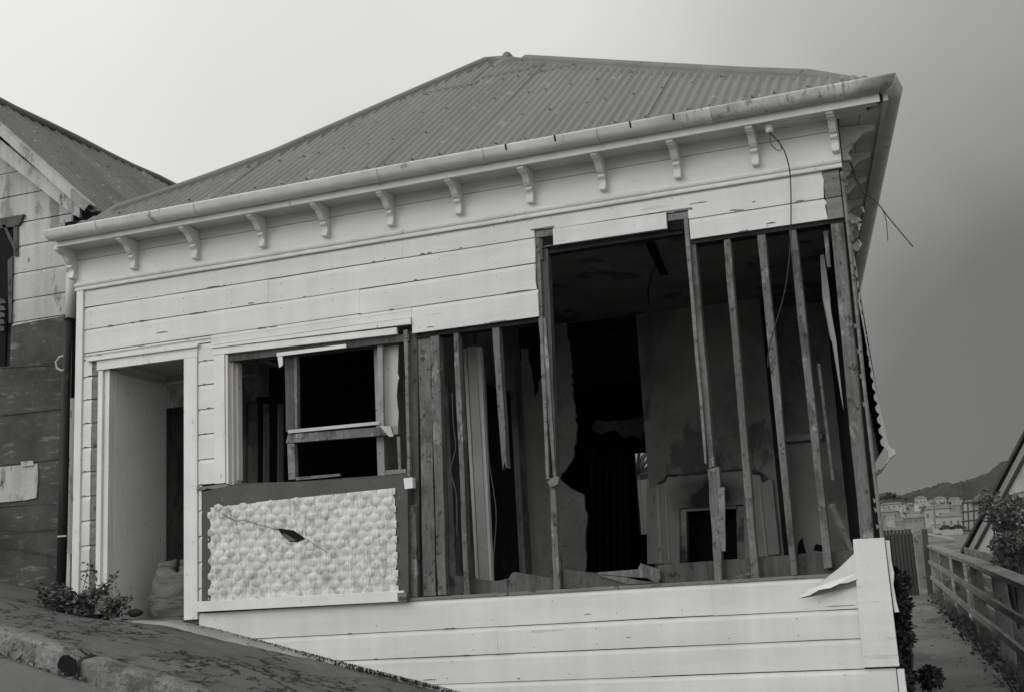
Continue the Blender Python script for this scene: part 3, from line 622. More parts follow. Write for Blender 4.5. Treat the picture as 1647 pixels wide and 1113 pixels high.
th = MB(); th.xz([(-6.66, 0.06), (-5.885, 0.02), (-5.885, 0.082), (-6.66, 0.118)], FY - 0.02, FY + 0.06); th.build('doorstep', 'concrete', H, bevel=0.004)
# --- left window: architrave, reveal and broken sash
wn = MB(); wn.box((-5.598, FY - 0.012, 1.115), (-5.500, FY + 0.02, 2.143)); wn.build('window_architrave', 'trim', H, bevel=0.003)
wn = MB(); wn.xz([(-5.605, 2.146), (-3.985, 2.112), (-3.985, 2.165), (-5.605, 2.200)], FY - 0.012, FY + 0.02); wn.build('window_head', 'trim', H, bevel=0.003)
wn = MB(); wn.xz([(-5.615, 2.201), (-3.862, 2.172), (-3.862, 2.220), (-5.615, 2.221)], FY - 0.024, FY + 0.01); wn.build('window_head_cap', 'trim', H, bevel=0.003)
WF = thing if False else None
wr = MB(); wr.box((-5.499, FY + 0.0, 1.10), (-5.478, FY + 0.07, 2.14)); wr.box((-5.477, FY + 0.05, 1.10), (-5.462, FY + 0.165, 2.14)); wr.box((-5.461, FY + 0.10, 1.14), (-5.448, FY + 0.165, 2.12)); wfr = wr.build('window_frame', 'trim', H, bevel=0.002)
wr = MB(); wr.xz([(-5.49, 2.085), (-3.90, 2.055), (-3.90, 2.11), (-5.49, 2.143)], FY + 0.02, FY + 0.15); wr.build('window_lintel', 'studdark', wfr)
wr = MB(); wr.px([(378, 788), (660, 768), (660, 757), (640, 757), (640, 762), (475, 774), (378, 777)], 8.64, 0.09); wr.build('window_sill', 'studdark', wfr)
wr = MB(); wr.px([(476, 772), (546, 765), (546, 761), (476, 767)], 8.625, 0.03); wr.build('sill_remnant', 'bare', wfr); wr = MB(); wr.px([(620, 763), (653, 760), (653, 753.5), (620, 756)], 8.625, 0.03); wr.build('sill_remnant', 'bare', wfr)
sa = MB(); sa.px([(459, 712.5), (640, 698), (640, 684), (612, 686), (463, 698)], 8.66, 0.05); sash = sa.build('window_sash', 'stud', H, bevel=0.003, label='broken timber casement left hanging in the opening')
sa = MB(); sa.px([(458, 572), (470, 571), (474, 690), (460, 694)], 8.655, 0.05); sa.build('sash_stile', 'studdark', sash)
sa = MB(); sa.px([(471, 571), (477, 571), (478, 688), (474, 689)], 8.66, 0.05); sa.build('sash_stile', 'stud', sash)
sa = MB(); sa.px([(463, 691), (610, 677), (610, 682), (463, 696.5)], 8.645, 0.04); sa.build('sash_bead', 'board', sash)
sa = MB(); sa.px([(606.5, 556), (615, 555), (617, 687), (608.5, 678)], 8.655, 0.03); sa.build('sash_stile', 'lining', sash)
sa = MB(); sa.px([(610, 684), (628, 685)] + [(633, 701), (626, 702)], 8.645, 0.008); sa.build('sash_splinter', 'board', sash)
sa = MB(); sa.px([(462, 713), (473, 712.5), (475, 770), (464, 771)], 8.66, 0.05); sa.build('mullion', 'bare', sash)
sa = MB(); sa.px([(638, 702), (643, 701), (645, 757), (641, 757)], 8.67, 0.015); sa.build('mullion', 'bare', sash)
sa = MB(); sa.xz(XZ([(616, 556), (641, 553)], 8.72) + XZ(rag((641, 600), (637, 640), 5, 2) + [(641, 665), (640, 684), (620, 687)], 8.72), 8.72, 8.735); sa.build('jamb_lining', 'board', H)
lb = MB(); lb.px([(445, 567), (556, 553.5), (556.5, 559), (445, 573)], 8.575, 0.012); lb.px([(446, 573), (454, 572), (454.5, 587), (449, 591)], 8.58, 0.012); lb.build('loose_bead', 'trim', H, label='strip of white beading hanging loose under the window head')
# --- textured infill panel
ip = MB(); ip.xz(XZ([(326, 790), (375, 780), (655, 765), (657, 966), (324, 968)], 8.575), 8.578, 8.60); panel = ip.build('infill_panel', 'sheet', H, label='dark fibre sheet below the window with a coat of white fish scale stucco')
SX0, SX1 = -5.645, -4.030
def sz0(x): return 0.205 - 0.012 * (x - SX0) / 1.6
def sz1(x): return 0.957 + 0.018 * (x - SX0) / 1.6
rg = random.Random(11); cen = []; r_ = 0; z = 0.17
while z < 1.0:
    x = SX0 - 0.1 + (0.06 if r_ % 2 else 0)
    while x < SX1 + 0.1: cen.append((x + rg.uniform(-0.014, 0.014), z + rg.uniform(-0.010, 0.010), rg.uniform(0.7, 1.2))); x += 0.118
    z += 0.058; r_ += 1
GX, GZ = 290, 140
hole = XZ([(447, 851), (452, 850), (472, 853), (491, 866), (478, 871), (466, 870)], 8.57)
def inpoly(x, z, P):
    c = False
    for (xa, za), (xb, zb) in zip(P, P[1:] + P[:1]):
        if (za > z) != (zb > z) and x < (xb - xa) * (z - za) / (zb - za) + xa: c = not c
    return c
crack = XZ([(357, 825), (367, 832), (380, 838), (392, 836), (410, 842), (430, 847), (448, 852)], 8.57)
def segd(x, z, P):
    m = 9
    for (xa, za), (xb, zb) in zip(P, P[1:]):
        l2 = (xb - xa) ** 2 + (zb - za) ** 2; t = max(0, min(1, ((x - xa) * (xb - xa) + (z - za) * (zb - za)) / l2)); m = min(m, math.hypot(x - xa - t * (xb - xa), z - za - t * (zb - za)))
    return m
grid = {}
for (a, b, c) in cen: grid.setdefault((int(a / 0.15), int(b / 0.15)), []).append((a, b, c))
vs_, fs_, keep = [], [], []
for i in range(GX + 1):
    for j in range(GZ + 1):
        x = SX0 + (SX1 - SX0) * i / GX; z = sz0(x) - 0.02 + (sz1(x) - sz0(x) + 0.04) * j / GZ
        h = 0.0; ed = -1
        for gi in (-1, 0, 1):
            for gj in (-1, 0, 1):
                for (a, b, c) in grid.get((int(x / 0.15) + gi, int(z / 0.15) + gj), []):
                    dx = (x - a) / 0.043; dz = (z - b); dz = dz / (0.026 if dz > 0 else 0.036)
                    q = 1 - dx * dx - dz * dz
                    if q > 0 and b < sz1(x) - 0.012 and b > sz0(x) - 0.03:
                        k = c * q ** 0.7; h = max(h, k)
        h += rg.uniform(-0.06, 0.06) + 0.12 * math.sin(x * 260 + 3 * math.sin(z * 9)) * max(0, math.sin(x * 31 + 1.3)) * 0.5
        mx = min(x - SX0, SX1 - x, z - sz0(x) + 0.02, sz1(x) + 0.02 - z)
        y = 8.5745 - 0.011 * h
        if segd(x, z, crack) < 0.004: y += 0.004
        vs_.append((x, y, z)); keep.append(not ((sz1(x) + 0.02 - z < 0.040 and h < 0.14) or (min(x - SX0, SX1 - x) < 0.012 + 0.006 * math.sin(z * 57) and h < 0.3) or (z - sz0(x) + 0.02 < 0.006)) and not inpoly(x, z, hole))
for i in range(GX):
    for j in range(GZ):
        a = i * (GZ + 1) + j; q = (a, a + GZ + 1, a + GZ + 2, a + 1)
        if all(keep[k] for k in q): fs_.append(q)
tx = MB(); tx.add(vs_, fs_); stc = tx.build('stucco_coat', 'stucco', panel, smooth=True)
ho = MB(); ho.xz(hole, 8.5745, 8.577); ho.build('hole_shade', 'black', panel)  # black patch on the sheet stands for the dark inside the hole
fl = MB(); hp = XZ([(455, 856), (478, 869), (466, 870), (458, 864)], 8.57); fl.extrude([(hp[0][0], 8.574, hp[0][1]), (hp[1][0], 8.566, hp[1][1]), (hp[2][0], 8.560, hp[2][1]), (hp[3][0], 8.568, hp[3][1])], (0, 0.002, 0)); fl.build('bent_flap', 'sheet', panel)
ck = MB()
for pts in (crack, XZ([(491, 866), (502, 872), (520, 884), (528, 888)], 8.57), XZ([(354, 808), (354, 820), (352, 828)], 8.57)):
    ck.tube([(x, 8.5665, z) for x, z in pts], 0.0016, 4)
ck.build('crack', 'char', panel)
bt = MB(); bt.xz([(-5.748, 0.140), (-3.982, 0.128), (-3.982, 0.205), (-5.74, 0.218)], 8.545, 8.577); bt.build('panel_batten', 'trim', H, bevel=0.003)
bt = MB(); bt.px([(639, 953), (653.5, 952), (654, 966), (640, 967.5)], 8.535, 0.008); bt.build('batten_end', 'bare', H)
bt = MB(); bt.px([(649, 769), (663, 767), (664, 784), (651, 786)], 8.545, 0.05); bt.build('cut_block', 'trim', H)
bt = MB(); bt.px([(316, 783), (366, 777), (368, 781), (345, 786), (333, 785), (325, 788), (316, 787)], 8.58, 0.02); bt.build('torn_and_shade_edge', 'bare', H)
# --- sill plate of the big opening
pp = MB(); pp.xz([(-3.985, 0.126), (-0.80, 0.121), (-0.80, 0.143), (-3.985, 0.150)], FY - 0.004, FY + 0.13); pp.build('sill_plate', 'bare', H, bevel=0.003)
# broken bottom board behind the studs
bb = MB(); bb.px(jag([(718, 958), (718, 923), (727, 925), (760, 925), (765, 930), (800, 934), (818, 930), (820, 926), (824, 920), (830, 919), (838, 921), (862, 924), (890, 930), (905, 915), (945, 920), (990, 923), (1010, 930), (1028, 938), (1030, 948), (880, 955)], 10, 0.9), 8.70, 0.03)
bb.px([(905, 946), (905, 915), (930, 918), (960, 921), (1000, 926), (1030, 933), (1062, 935), (1062, 941)], 8.665, 0.025)
bb.build('broken_skirting', 'studdark', H, bevel=0.002)
bb = MB(); bb.px([(1060, 940), (1058, 908), (1150, 901), (1260, 893), (1380, 883), (1390, 880), (1390, 922), (1230, 930), (1150, 935)], 8.71, 0.03); bb.build('bottom_plank', 'studdark', H, bevel=0.002)
bb = MB(); bb.px([(945, 921), (1026, 915), (1030, 905), (1060, 915), (1062, 929), (1058, 937), (1040, 929), (1010, 927)], 8.66, 0.02); bb.px([(960, 924), (1005, 928), (1050, 938), (1010, 939)], 8.652, 0.008); bb.build('split_plank', 'stud', H)
bb = MB(); bb.beam(Q(1182, 928, 8.64), Q(1210, 921, 8.66), 0.012, 0.012); bb.beam(Q(1190, 930, 8.63), Q(1207, 919, 8.68), 0.01, 0.008); bb.build('splinters', 'bare', H)
# --- studs
def stud(tl, tr, bl, br, y=8.632, dep=0.09, m='stud', nm='stud', rough_bot=False, extra=None):
    b = MB(); P = []; n = 7
    if br[0] - bl[0] > 9 and tl[0] > 725:
        dep = min(dep, 0.075); cut = min(dep * abs(Q(tl[0], tl[1]).x) / 8.63 * 235 * 0.85, (br[0] - bl[0]) - 7)
        tr = (tr[0] - cut, tr[1]); br = (br[0] - cut, br[1])
    for i in range(n + 1):
        t = i / n; P.append((bl[0] + (tl[0] - bl[0]) * t + rng.uniform(-0.7, 0.7), bl[1] + (tl[1] - bl[1]) * t))
    for i in range(n + 1):
        t = i / n; P.append((tr[0] + (br[0] - tr[0]) * t + rng.uniform(-0.7, 0.7), tr[1] + (br[1] - tr[1]) * t))
    if rough_bot:
        k = 5
        for i in range(1, k):
            t = i / k; P.append((br[0] + (bl[0] - br[0]) * t, br[1] + (bl[1] - br[1]) * t + rng.uniform(-14, 10)))
    b.px(P, y, dep); return b.build(nm, m, H, bevel=0.002)
stud((649, 531), (655, 530), (655, 768), (660, 768), 8.615, 0.12, 'bare', 'window_stud')
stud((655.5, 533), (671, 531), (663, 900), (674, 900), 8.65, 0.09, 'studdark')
stud((655, 812), (668, 811), (656, 961), (671, 960), 8.62, 0.09, 'stud')
stud((672, 538), (692, 536), (681, 958), (701, 957), 8.655, 0.09, 'stud')
stud((692, 536), (706, 535), (704, 957), (718, 956), 8.632, 0.09, 'stud')
stud((729, 529), (743, 527), (747, 957), (761, 955), 8.632)
stud((791, 522), (808, 520), (808, 755), (821, 752), 8.632, 0.09, 'stud', 'stud', True)
stud((861, 384), (867, 382), (878, 770), (883, 770), 8.618, 0.10, 'bare', 'stud')
stud((868, 400), (886, 398), (889, 768), (901, 767), 8.640, 0.09, 'studdark', 'stud')
stud((866, 512), (878, 510), (890, 766), (894, 766), 8.630, 0.03, 'stud', 'stud', True)
stud((883, 768), (897, 768), (891, 950), (906, 948), 8.626, 0.09)
bk = MB(); bk.px([(880, 774), (893, 765), (899, 767), (897, 778), (886, 784)], 8.60, 0.02); bk.build('splintered_joint', 'bare', H)
stud((1099, 346), (1106, 345), (1133, 745), (1137, 745), 8.610, 0.12, 'bare', 'stud')
stud((1107, 384), (1121, 382), (1140, 752), (1152, 750), 8.630)
stud((1138, 754), (1160, 750), (1150, 934), (1164, 932), 8.630, 0.09, 'stud')
stud((1154, 784), (1165, 783), (1160, 886), (1167, 886), 8.612, 0.02, 'bare', 'splice_plank')
stud((1163, 379), (1176, 377), (1209, 930), (1223, 929), 8.632)
stud((1217, 372), (1232, 370), (1272, 925), (1284, 924), 8.632)
stud((1268, 365), (1282, 364), (1326, 914), (1340, 912), 8.632)
stud((1335, 357), (1356, 354), (1385, 875), (1407, 873), 8.625, 0.10, 'stud', 'corner_post')
stud((1324, 372), (1332, 371), (1330, 430), (1336, 430), 8.70, 0.05, 'stud')
ls = MB(); ls.tube([Q(1354, 277, 8.60), Q(1372, 440, 8.6), Q(1390, 620, 8.6), Q(1408, 775, 8.6), Q(1419, 866, 8.6)], 0.013, 6); ls.build('corner_lath', 'bare', H)
# top plates and head ends seen in the two notches; near black ones paint in shade
hp_ = MB(); hp_.xz([(-2.70, 2.60), (-1.845, 2.60), (-1.845, 2.62), (-2.70, 2.62)], FY + 0.03, FY + 0.12); hp_.build('window_head', 'char', H)
ht = MB(); ht.xz([(-2.700, 2.617), (-1.848, 2.612), (-1.846, 2.732), (-2.697, 2.740)], FY - 0.014, FY + 0.015); ht.build('window_head', 'paint', H, bevel=0.002)
lt2 = MB(); lt2.xz([(-2.76, 2.575), (-1.75, 2.575), (-1.75, 2.600), (-2.76, 2.600)], FY + 0.04, FY + 0.12); lt2.build('lintel', 'char', H)  # lintel coloured near black to pass for the shade under the head
lt2 = MB(); lt2.px([(1075, 361), (1092, 358), (1095, 363), (1090, 366), (1075, 368)], 8.615, 0.06); lt2.px([(876, 392), (890, 389), (890, 394), (876, 398)], 8.615, 0.06); lt2.build('lintel_end', 'bare', H)
lt2 = MB(); lt2.xz([(-1.688, 2.482), (-0.64, 2.478), (-0.64, 2.502), (-1.688, 2.506)], FY + 0.022, FY + 0.13); lt2.build('top_plate', 'char', H); lt2 = MB(); lt2.xz([(-3.85, 2.070), (-2.87, 2.070), (-2.87, 2.098), (-3.85, 2.098)], FY + 0.03, FY + 0.13); lt2.build('top_plate', 'char', H)
# pink of torn sheet at lower right
tsx = MB(); A_ = XZ([(1285, 961), (1300, 948), (1313, 942), (1330, 927), (1349, 913), (1372, 890), (1378, 892), (1381, 905), (1376, 921), (1378, 931), (1362, 937), (1350, 938), (1336, 945), (1318, 948), (1303, 957)], 8.53)
Ys = [8.500, 8.51, 8.52, 8.53, 8.55, 8.57, 8.585, 8.585, 8.575, 8.57, 8.55, 8.535, 8.515, 8.508, 8.502]
tsx.extrude([(x, y, z) for (x, z), y in zip(A_, Ys)], (0, 0.012, 0)); A2 = XZ([(1284, 962), (1303, 956), (1318, 947), (1336, 944), (1350, 937), (1378, 930), (1382, 938), (1352, 947), (1325, 955), (1300, 960)], 8.53); Y2 = [8.505, 8.506, 8.512, 8.519, 8.539, 8.574, 8.58, 8.56, 8.535, 8.51]; tag(rebase(tsx.build('torn_sheet', 'trim')), 'torn triangular scrap of white sheet leaning on the sill at the lower right corner board', 'scrap board')
sc_o = bpy.data.objects['torn_sheet']; te = MB(); te.extrude([(x, y + 0.006, z) for (x, z), y in zip(A2, Y2)], (0, 0.006, 0)); teo = te.build('torn_and_shade_edge', 'bare', None)  # grey torn edge; its dark tone paints the shadow along the scrap
for v in teo.data.vertices: v.co -= sc_o.location
teo.parent = sc_o

# --- interior
inn = MB(); inn.box((-6.6, 8.74, 0.06), (-0.66, 8.75, 0.10)); 
fl_ = MB(); fl_.extrude([(-6.9, 8.66, 0.08), (WX(8.66) - 0.05, 8.66, 0.08), (WX(16) - 0.05, 16, 0.08), (-6.9, 16, 0.08)], (0, 0, 0.03)); fl_.build('floor', 'floor', H)
CZ = 2.83
ce_ = MB(); ce_.extrude([(-6.9, 8.66, CZ), (WX(8.66) - 0.04, 8.66, CZ), (WX(16) - 0.04, 16, CZ), (-6.9, 16, CZ)], (0, 0, 0.03)); ceil = ce_.build('ceiling', 'ceiling', H)
cs = MB(); P4 = [QZ(x, y, CZ - 0.004) for x, y in ((1036, 388), (1052, 386), (1075, 443), (1062, 444))]; cs.extrude(P4, (0, 0, 0.002)); cs.build('ceiling_shade_strip', 'black', ceil)  # black slab under the ceiling paints the dark of a slot
cs = MB(); cs.tube([QZ(1054, 430, CZ - 0.01), Q(1047, 446, QZ(1054, 430, CZ).y), Q(1042, 468, QZ(1054, 430, CZ).y), Q(1044, 493, QZ(1054, 430, CZ).y)], 0.007, 5); tag(rebase(cs.build('hanging_flex', 'wire')), 'black light flex dangling from the front room ceiling', 'cable')
PX = -4.2
# partition between hall rooms (x = PX): pieces given as pixel outlines projected on that plane
def part_poly(mb, pts, X, th):
    P = [QX(x, y, X) for x, y in pts]; mb.extrude(P, (-th, 0, 0))
def yz(mb, pts, X, th): mb.extrude([(X, y, z) for y, z in pts], (-th, 0, 0))
def yat(px): r = ray(px, 750); return PX / r.x
ya, yb, yc, yd = yat(757), yat(786), yat(836), yat(848)
pw = MB(); yz(pw, [(8.75, 0.1), (yat(700), 0.1), (yat(700), CZ), (8.75, CZ)], PX, 0.06); yz(pw, [(yat(700), 1.95), (yat(726), 1.97), (yat(726), CZ), (yat(700), CZ)], PX, 0.06); yz(pw, [(yat(726), 0.1), (ya, 0.1), (ya, CZ), (yat(726), CZ)], PX, 0.06)
yz(pw, [(ya, 2.15), (12.0, 2.15), (12.0, CZ), (ya, CZ)], PX, 0.06); yz(pw, [(yc, 0.1), (12.0, 0.1), (12.0, 2.15), (yc, 2.15)], PX, 0.06)
pw.build('partition_wall', 'lining', H)
dc = MB(); dc.px([(751, 558), (765, 556), (787, 948), (772, 949)], 9.35, 0.03); casing = dc.build('inner_door_casing', 'board', H, bevel=0.003, label='white casing of the inner doorway')
dc = MB(); dc.px([(766, 558), (773, 558), (792, 948), (788, 948)], 9.37, 0.05); dc.px([(745, 562), (750, 560), (771, 948), (766, 948)], 9.37, 0.03); dc.build('casing_moulding', 'trim', casing)
# back wall of the front room (y = 12)
BY = 12.0
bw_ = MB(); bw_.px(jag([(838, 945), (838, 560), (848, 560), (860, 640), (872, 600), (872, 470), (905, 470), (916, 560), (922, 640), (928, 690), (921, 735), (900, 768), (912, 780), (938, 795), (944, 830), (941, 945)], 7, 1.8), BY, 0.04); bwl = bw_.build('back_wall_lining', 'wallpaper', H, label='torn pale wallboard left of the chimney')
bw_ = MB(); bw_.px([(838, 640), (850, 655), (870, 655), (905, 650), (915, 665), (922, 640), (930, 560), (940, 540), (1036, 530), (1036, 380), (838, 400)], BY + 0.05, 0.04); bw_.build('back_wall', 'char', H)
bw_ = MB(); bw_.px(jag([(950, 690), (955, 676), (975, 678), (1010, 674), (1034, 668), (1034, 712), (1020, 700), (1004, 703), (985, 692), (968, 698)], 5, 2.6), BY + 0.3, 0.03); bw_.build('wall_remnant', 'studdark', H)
# second room behind and its far wall with a slit of daylight
FYW = 15.9
r2 = MB(); q0 = Q(1013, 640, FYW); q1 = Q(1036, 640, FYW); zb, zt_ = Q(1022, 860, FYW).z, Q(1022, 728, FYW).z
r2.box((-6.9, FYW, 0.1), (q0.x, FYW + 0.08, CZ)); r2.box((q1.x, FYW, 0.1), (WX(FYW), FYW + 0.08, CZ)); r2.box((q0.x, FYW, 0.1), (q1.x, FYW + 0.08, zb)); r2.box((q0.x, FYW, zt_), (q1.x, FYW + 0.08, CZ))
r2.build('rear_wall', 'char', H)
hb = MB()
for i, pxx in enumerate((952, 962, 974, 985, 996, 1006)):
    hb.px([(pxx, 930), (pxx - 2, 720 + 10 * (i % 3)), (pxx + 4, 720 + 10 * (i % 3)), (pxx + 6, 930)], 13.2 + 0.1 * i, 0.04)
hb.build('exposed_laths', 'char', H)
# left outer wall, hall walls
lo = MB(); lo.box((-6.92, 8.72, -1.2), (-6.86, 16, 3.2)); lo.build('side_wall', 'nwall', H)
hw = MB(); hw.box((-5.76, 9.42, 0.1), (-5.70, 12, CZ)); hw.box((-5.7, 11.96, 0.1), (-4.28, 12.0, CZ)); hw.build('hall_wall', 'char', H)  # hall walls coloured near black so the doorway looks unlit
# torn linings glimpsed in the left room
def onx(pts, X=-5.735, m='lining', nm='lining_and_light_scrap', th=0.02):
    q = MB(); q.extrude([QX(x, y, X) for x, y in pts], (th, 0, 0)); q.build(nm, m, H)
onx(jag([(384, 608), (400, 640), (425, 606), (452, 598), (457, 640), (420, 648), (384, 650)], 7, 1.5), m='lining'); onx([(384, 603), (456, 597), (456, 601), (384, 607)], m='board')
for xs_ in (398, 417, 440): onx([(xs_, 778), (xs_ + 1, 650), (xs_ + 8, 650), (xs_ + 8, 778)], m='lining', nm='inner_stud', th=0.05)
onx(jag([(428, 690), (434, 652), (440, 656), (437, 694)], 5, 1.2), m='board')
# chimney breast
cbm = MB()
op = XZ([(1093, 905), (1093, 817), (1197, 811), (1199, 900)], BY)
CX0, CX1 = Q(1036, 700, BY).x, Q(1236, 640, BY).x
zo = op[1][1]; ox0, ox1 = op[0][0], op[2][0]
cbm.box((CX0, BY + 0.03, 0.1), (ox0, BY + 0.55, CZ)); cbm.box((ox1, BY + 0.03, 0.1), (CX1, BY + 0.55, CZ)); cbm.box((ox0, BY + 0.03, zo), (ox1, BY + 0.55, CZ)); hrt = MB(); hrt.box((ox0, BY + 0.3, 0.1), (ox1, BY + 0.33, zo)); hrt.box((ox0, BY + 0.12, 0.112), (ox1, BY + 0.29, 0.118)); hrt.build('hearth', 'black', H)
chim = cbm.build('chimney_breast', 'lining', H)
sr = MB(); sy = BY - 0.02
sr.px([(1041, 906), (1040, 785), (1056, 783), (1060, 774), (1070, 772), (1072, 766), (1196, 757), (1208, 756), (1210, 762), (1222, 763), (1226, 772), (1242, 771), (1254, 890), (1198, 899), (1196, 811), (1093, 817), (1093, 906)], sy, 0.04)
sm = mat('smoke_smeared_surround', 0.36, 0.85, 0.1, 3, (1, 1, 0.5), 0.06, 50, [(8, (1, 1, 0.5), 0.68, 0.7)], None, 0.1)
n_ = sm.node_tree.nodes; l_ = sm.node_tree.links; bs_ = n_['Principled BSDF']; src = bs_.inputs['Base Color'].links[0].from_socket
c_ = Q(1142, 800, sy) - BASE['derelict_cottage']                      # smoke stain spreading above the firebox mouth
tc_ = n_.new('ShaderNodeTexCoord'); mp_ = n_.new('ShaderNodeMapping'); mp_.vector_type = 'POINT'
mp_.inputs['Scale'].default_value = (1 / 0.46, 1.0, 1 / 0.34); mp_.inputs['Location'].default_value = (-c_.x / 0.46, -c_.y, -c_.z / 0.34)
l_.new(tc_.outputs['Object'], mp_.inputs[0]); wn_ = n_.new('ShaderNodeTexNoise'); wn_.inputs['Scale'].default_value = 7; wn_.inputs['Detail'].default_value = 5; l_.new(tc_.outputs['Object'], wn_.inputs['Vector'])
mxv = n_.new('ShaderNodeVectorMath'); mxv.operation = 'MULTIPLY_ADD'; mxv.inputs[1].default_value = (0.5, 0, 0.5); mxv.inputs[2].default_value = (0, 0, 0); l_.new(wn_.outputs['Color'], mxv.inputs[0])
adv = n_.new('ShaderNodeVectorMath'); adv.operation = 'ADD'; l_.new(mp_.outputs[0], adv.inputs[0]); l_.new(mxv.outputs[0], adv.inputs[1])
off = n_.new('ShaderNodeVectorMath'); off.operation = 'SUBTRACT'; off.inputs[1].default_value = (0.25, 0, 0.25); l_.new(adv.outputs[0], off.inputs[0])
gr_ = n_.new('ShaderNodeTexGradient'); gr_.gradient_type = 'SPHERICAL'; l_.new(off.outputs[0], gr_.inputs[0])
mr_ = n_.new('ShaderNodeMapRange'); mr_.inputs[1].default_value = 0.05; mr_.inputs[2].default_value = 0.65; mr_.inputs[3].default_value = 0; mr_.inputs[4].default_value = 0.95; l_.new(gr_.outputs[1], mr_.inputs[0])
mc_ = n_.new('ShaderNodeMixRGB'); l_.new(mr_.outputs[0], mc_.inputs[0]); l_.new(src, mc_.inputs[1]); mc_.inputs[2].default_value = (0.02, 0.02, 0.02, 1); l_.new(mc_.outputs[0], bs_.inputs['Base Color'])
srd = sr.build('fireplace_surround', sm, chim)
sr = MB()
for a, b in ((1056, 1062), (1071, 1074), (1222, 1225), (1206, 1208)): sr = MB(); lean = 11 if a > 1150 else 4; sr.px([(a + lean, 905), (a - 2, 785), (b - 2, 785), (b + lean, 905)], sy - 0.015, 0.012); sr.build('pilaster_moulding', 'surround', chim)
sr = MB(); sr.px(jag([(1066, 771), (1072, 763), (1200, 753), (1202, 756), (1074, 766), (1070, 775)], 6, 1.3), sy - 0.01, 0.02); sr.px([(1058, 776), (1068, 770), (1070, 774), (1060, 780)], sy - 0.01, 0.02); sr.px([(1208, 754), (1222, 758), (1236, 770), (1226, 776), (1222, 764), (1210, 762)], sy - 0.01, 0.02); sr.build('mantel_scar', 'studdark', chim)
sr = MB(); sr.px([(1093, 905), (1093, 818), (1103, 818), (1106, 905)], sy + 0.04, 0.1); sr.px([(1186, 900), (1184, 814), (1196, 813), (1198, 900)], sy + 0.04, 0.1); sr.px([(1104, 822), (1103, 817), (1185, 812), (1186, 817)], sy + 0.04, 0.1); sr.build('firebrick_frame', 'soot', chim)
# alcove to the right of the chimney
al = MB(); al.box((CX1, BY + 0.56, 0.1), (WX(12.6), BY + 0.60, CZ)); al.build('alcove_wall', 'lining', H)
al = MB(); al.px([(1250, 716), (1312, 711), (1330, 870), (1330, 905), (1276, 905)], BY + 0.53, 0.02); al.px([(1243, 703), (1322, 696), (1323, 705), (1244, 712)], BY + 0.45, 0.05); al.build('alcove_lining', 'board', H)
al = MB(); al.px([(1282, 890), (1284, 872), (1290, 865), (1292, 876), (1296, 888)], BY + 0.5, 0.02); al.px([(1308, 884), (1312, 874), (1322, 876), (1324, 886)], BY + 0.5, 0.02); al.build('debris', 'char', H)
# right side wall: skewed, with a wedge of daylight near the front
def sidepoly(mb, pts, th=0.04): mb.extrude([Vector((WX(y) - 0.05, y, z)) for y, z in pts], SDN * th)
sw = MB(); g0, g1 = 9.3, 10.2
sidepoly(sw, [(8.75, -1.5), (16, -1.5), (16, 0.9), (8.75, 0.9)])
sidepoly(sw, [(10.35, 0.9), (16, 0.9), (16, 3.2), (10.35, 3.2)])
sidepoly(sw, [(8.75, 0.9), (9.55, 0.9), (9.95, 2.15), (9.2, 2.7), (9.2, 3.2), (8.75, 3.2)])
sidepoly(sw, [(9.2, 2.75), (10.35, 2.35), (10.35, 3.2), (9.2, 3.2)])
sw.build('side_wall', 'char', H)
sl = MB(); sl.px([(1319, 412), (1325, 409), (1334, 470), (1341, 545), (1336, 548), (1323, 480)], 9.0, 0.01); sl.build('lining_and_light_scrap', 'board', H)
sl = MB(); sl.px([(1326, 484), (1333, 480), (1345, 548), (1357, 660), (1353, 640), (1340, 560)], 8.9, 0.01); sl.build('lining_and_light_scrap', 'board', H)  # pale board sliver stands for the wedge of sky light
sl = MB(); sl.beam(Q(1317, 585, 9.0), Q(1340, 772, 9.0), 0.022, 0.02); sl.build('pale_lath', 'bare', H)
sl = MB(); sl.beam(Q(1337, 812, 9.0), Q(1370, 888, 8.78), 0.035, 0.03); sl.build('fallen_batten', 'bare', H)
# side window hood with scalloped bargeboard
hd = MB(); up, dn = [], []
D_H = 9.0
outer = [(1371, 392), (1380, 450), (1393, 540), (1412, 640), (1428, 712), (1437, 725)]
inner = [(1430, 732), (1424, 722)]
import itertools
ys_i = [720 - 6.0 * k for k in range(50)]
for k, yv in enumerate(ys_i):
    t = (720 - yv) / 300
    xo = 1430 - 52 * t - 4 * math.sin(t * 3)
    xi = 1418 - 45 * t + (1.5 + 3.8 * math.cos(math.pi * yv / 9.0)) * (1 - 0.55 * t)
    inner.append((min(xi, xo - 0.6), yv))
hd.px(outer + inner, D_H, 0.025); hood = hd.build('window_hood', 'trim', H, label='pale scalloped bargeboard of the side window hood')
hs = MB(); P1, P2 = Q(1372, 440, D_H + 0.03), Q(1424, 716, D_H + 0.03); dv = SDW * 1.3
hs.add([P1, P2, P2 + dv, P1 + dv], [(0, 1, 2, 3)]); hs.build('hood_sheet', 'roofold', hood)
hs = MB(); hs.px([(1427, 722), (1438, 721), (1441, 729), (1430, 737)], D_H - 0.02, 0.05); hs.build('hood_end_block', 'trim', hood)
hs = MB(); P1 = Q(1438, 730, D_H); P2 = Q(1414, 752, D_H); hs.add([P1, P2, P2 + dv, P1 + dv], [(0, 1, 2, 3)]); hs.px([(1437, 729), (1440, 731), (1416, 755), (1411, 753)], D_H + 0.0, 0.02); hs.build('hood_underside', 'soffit', hood)
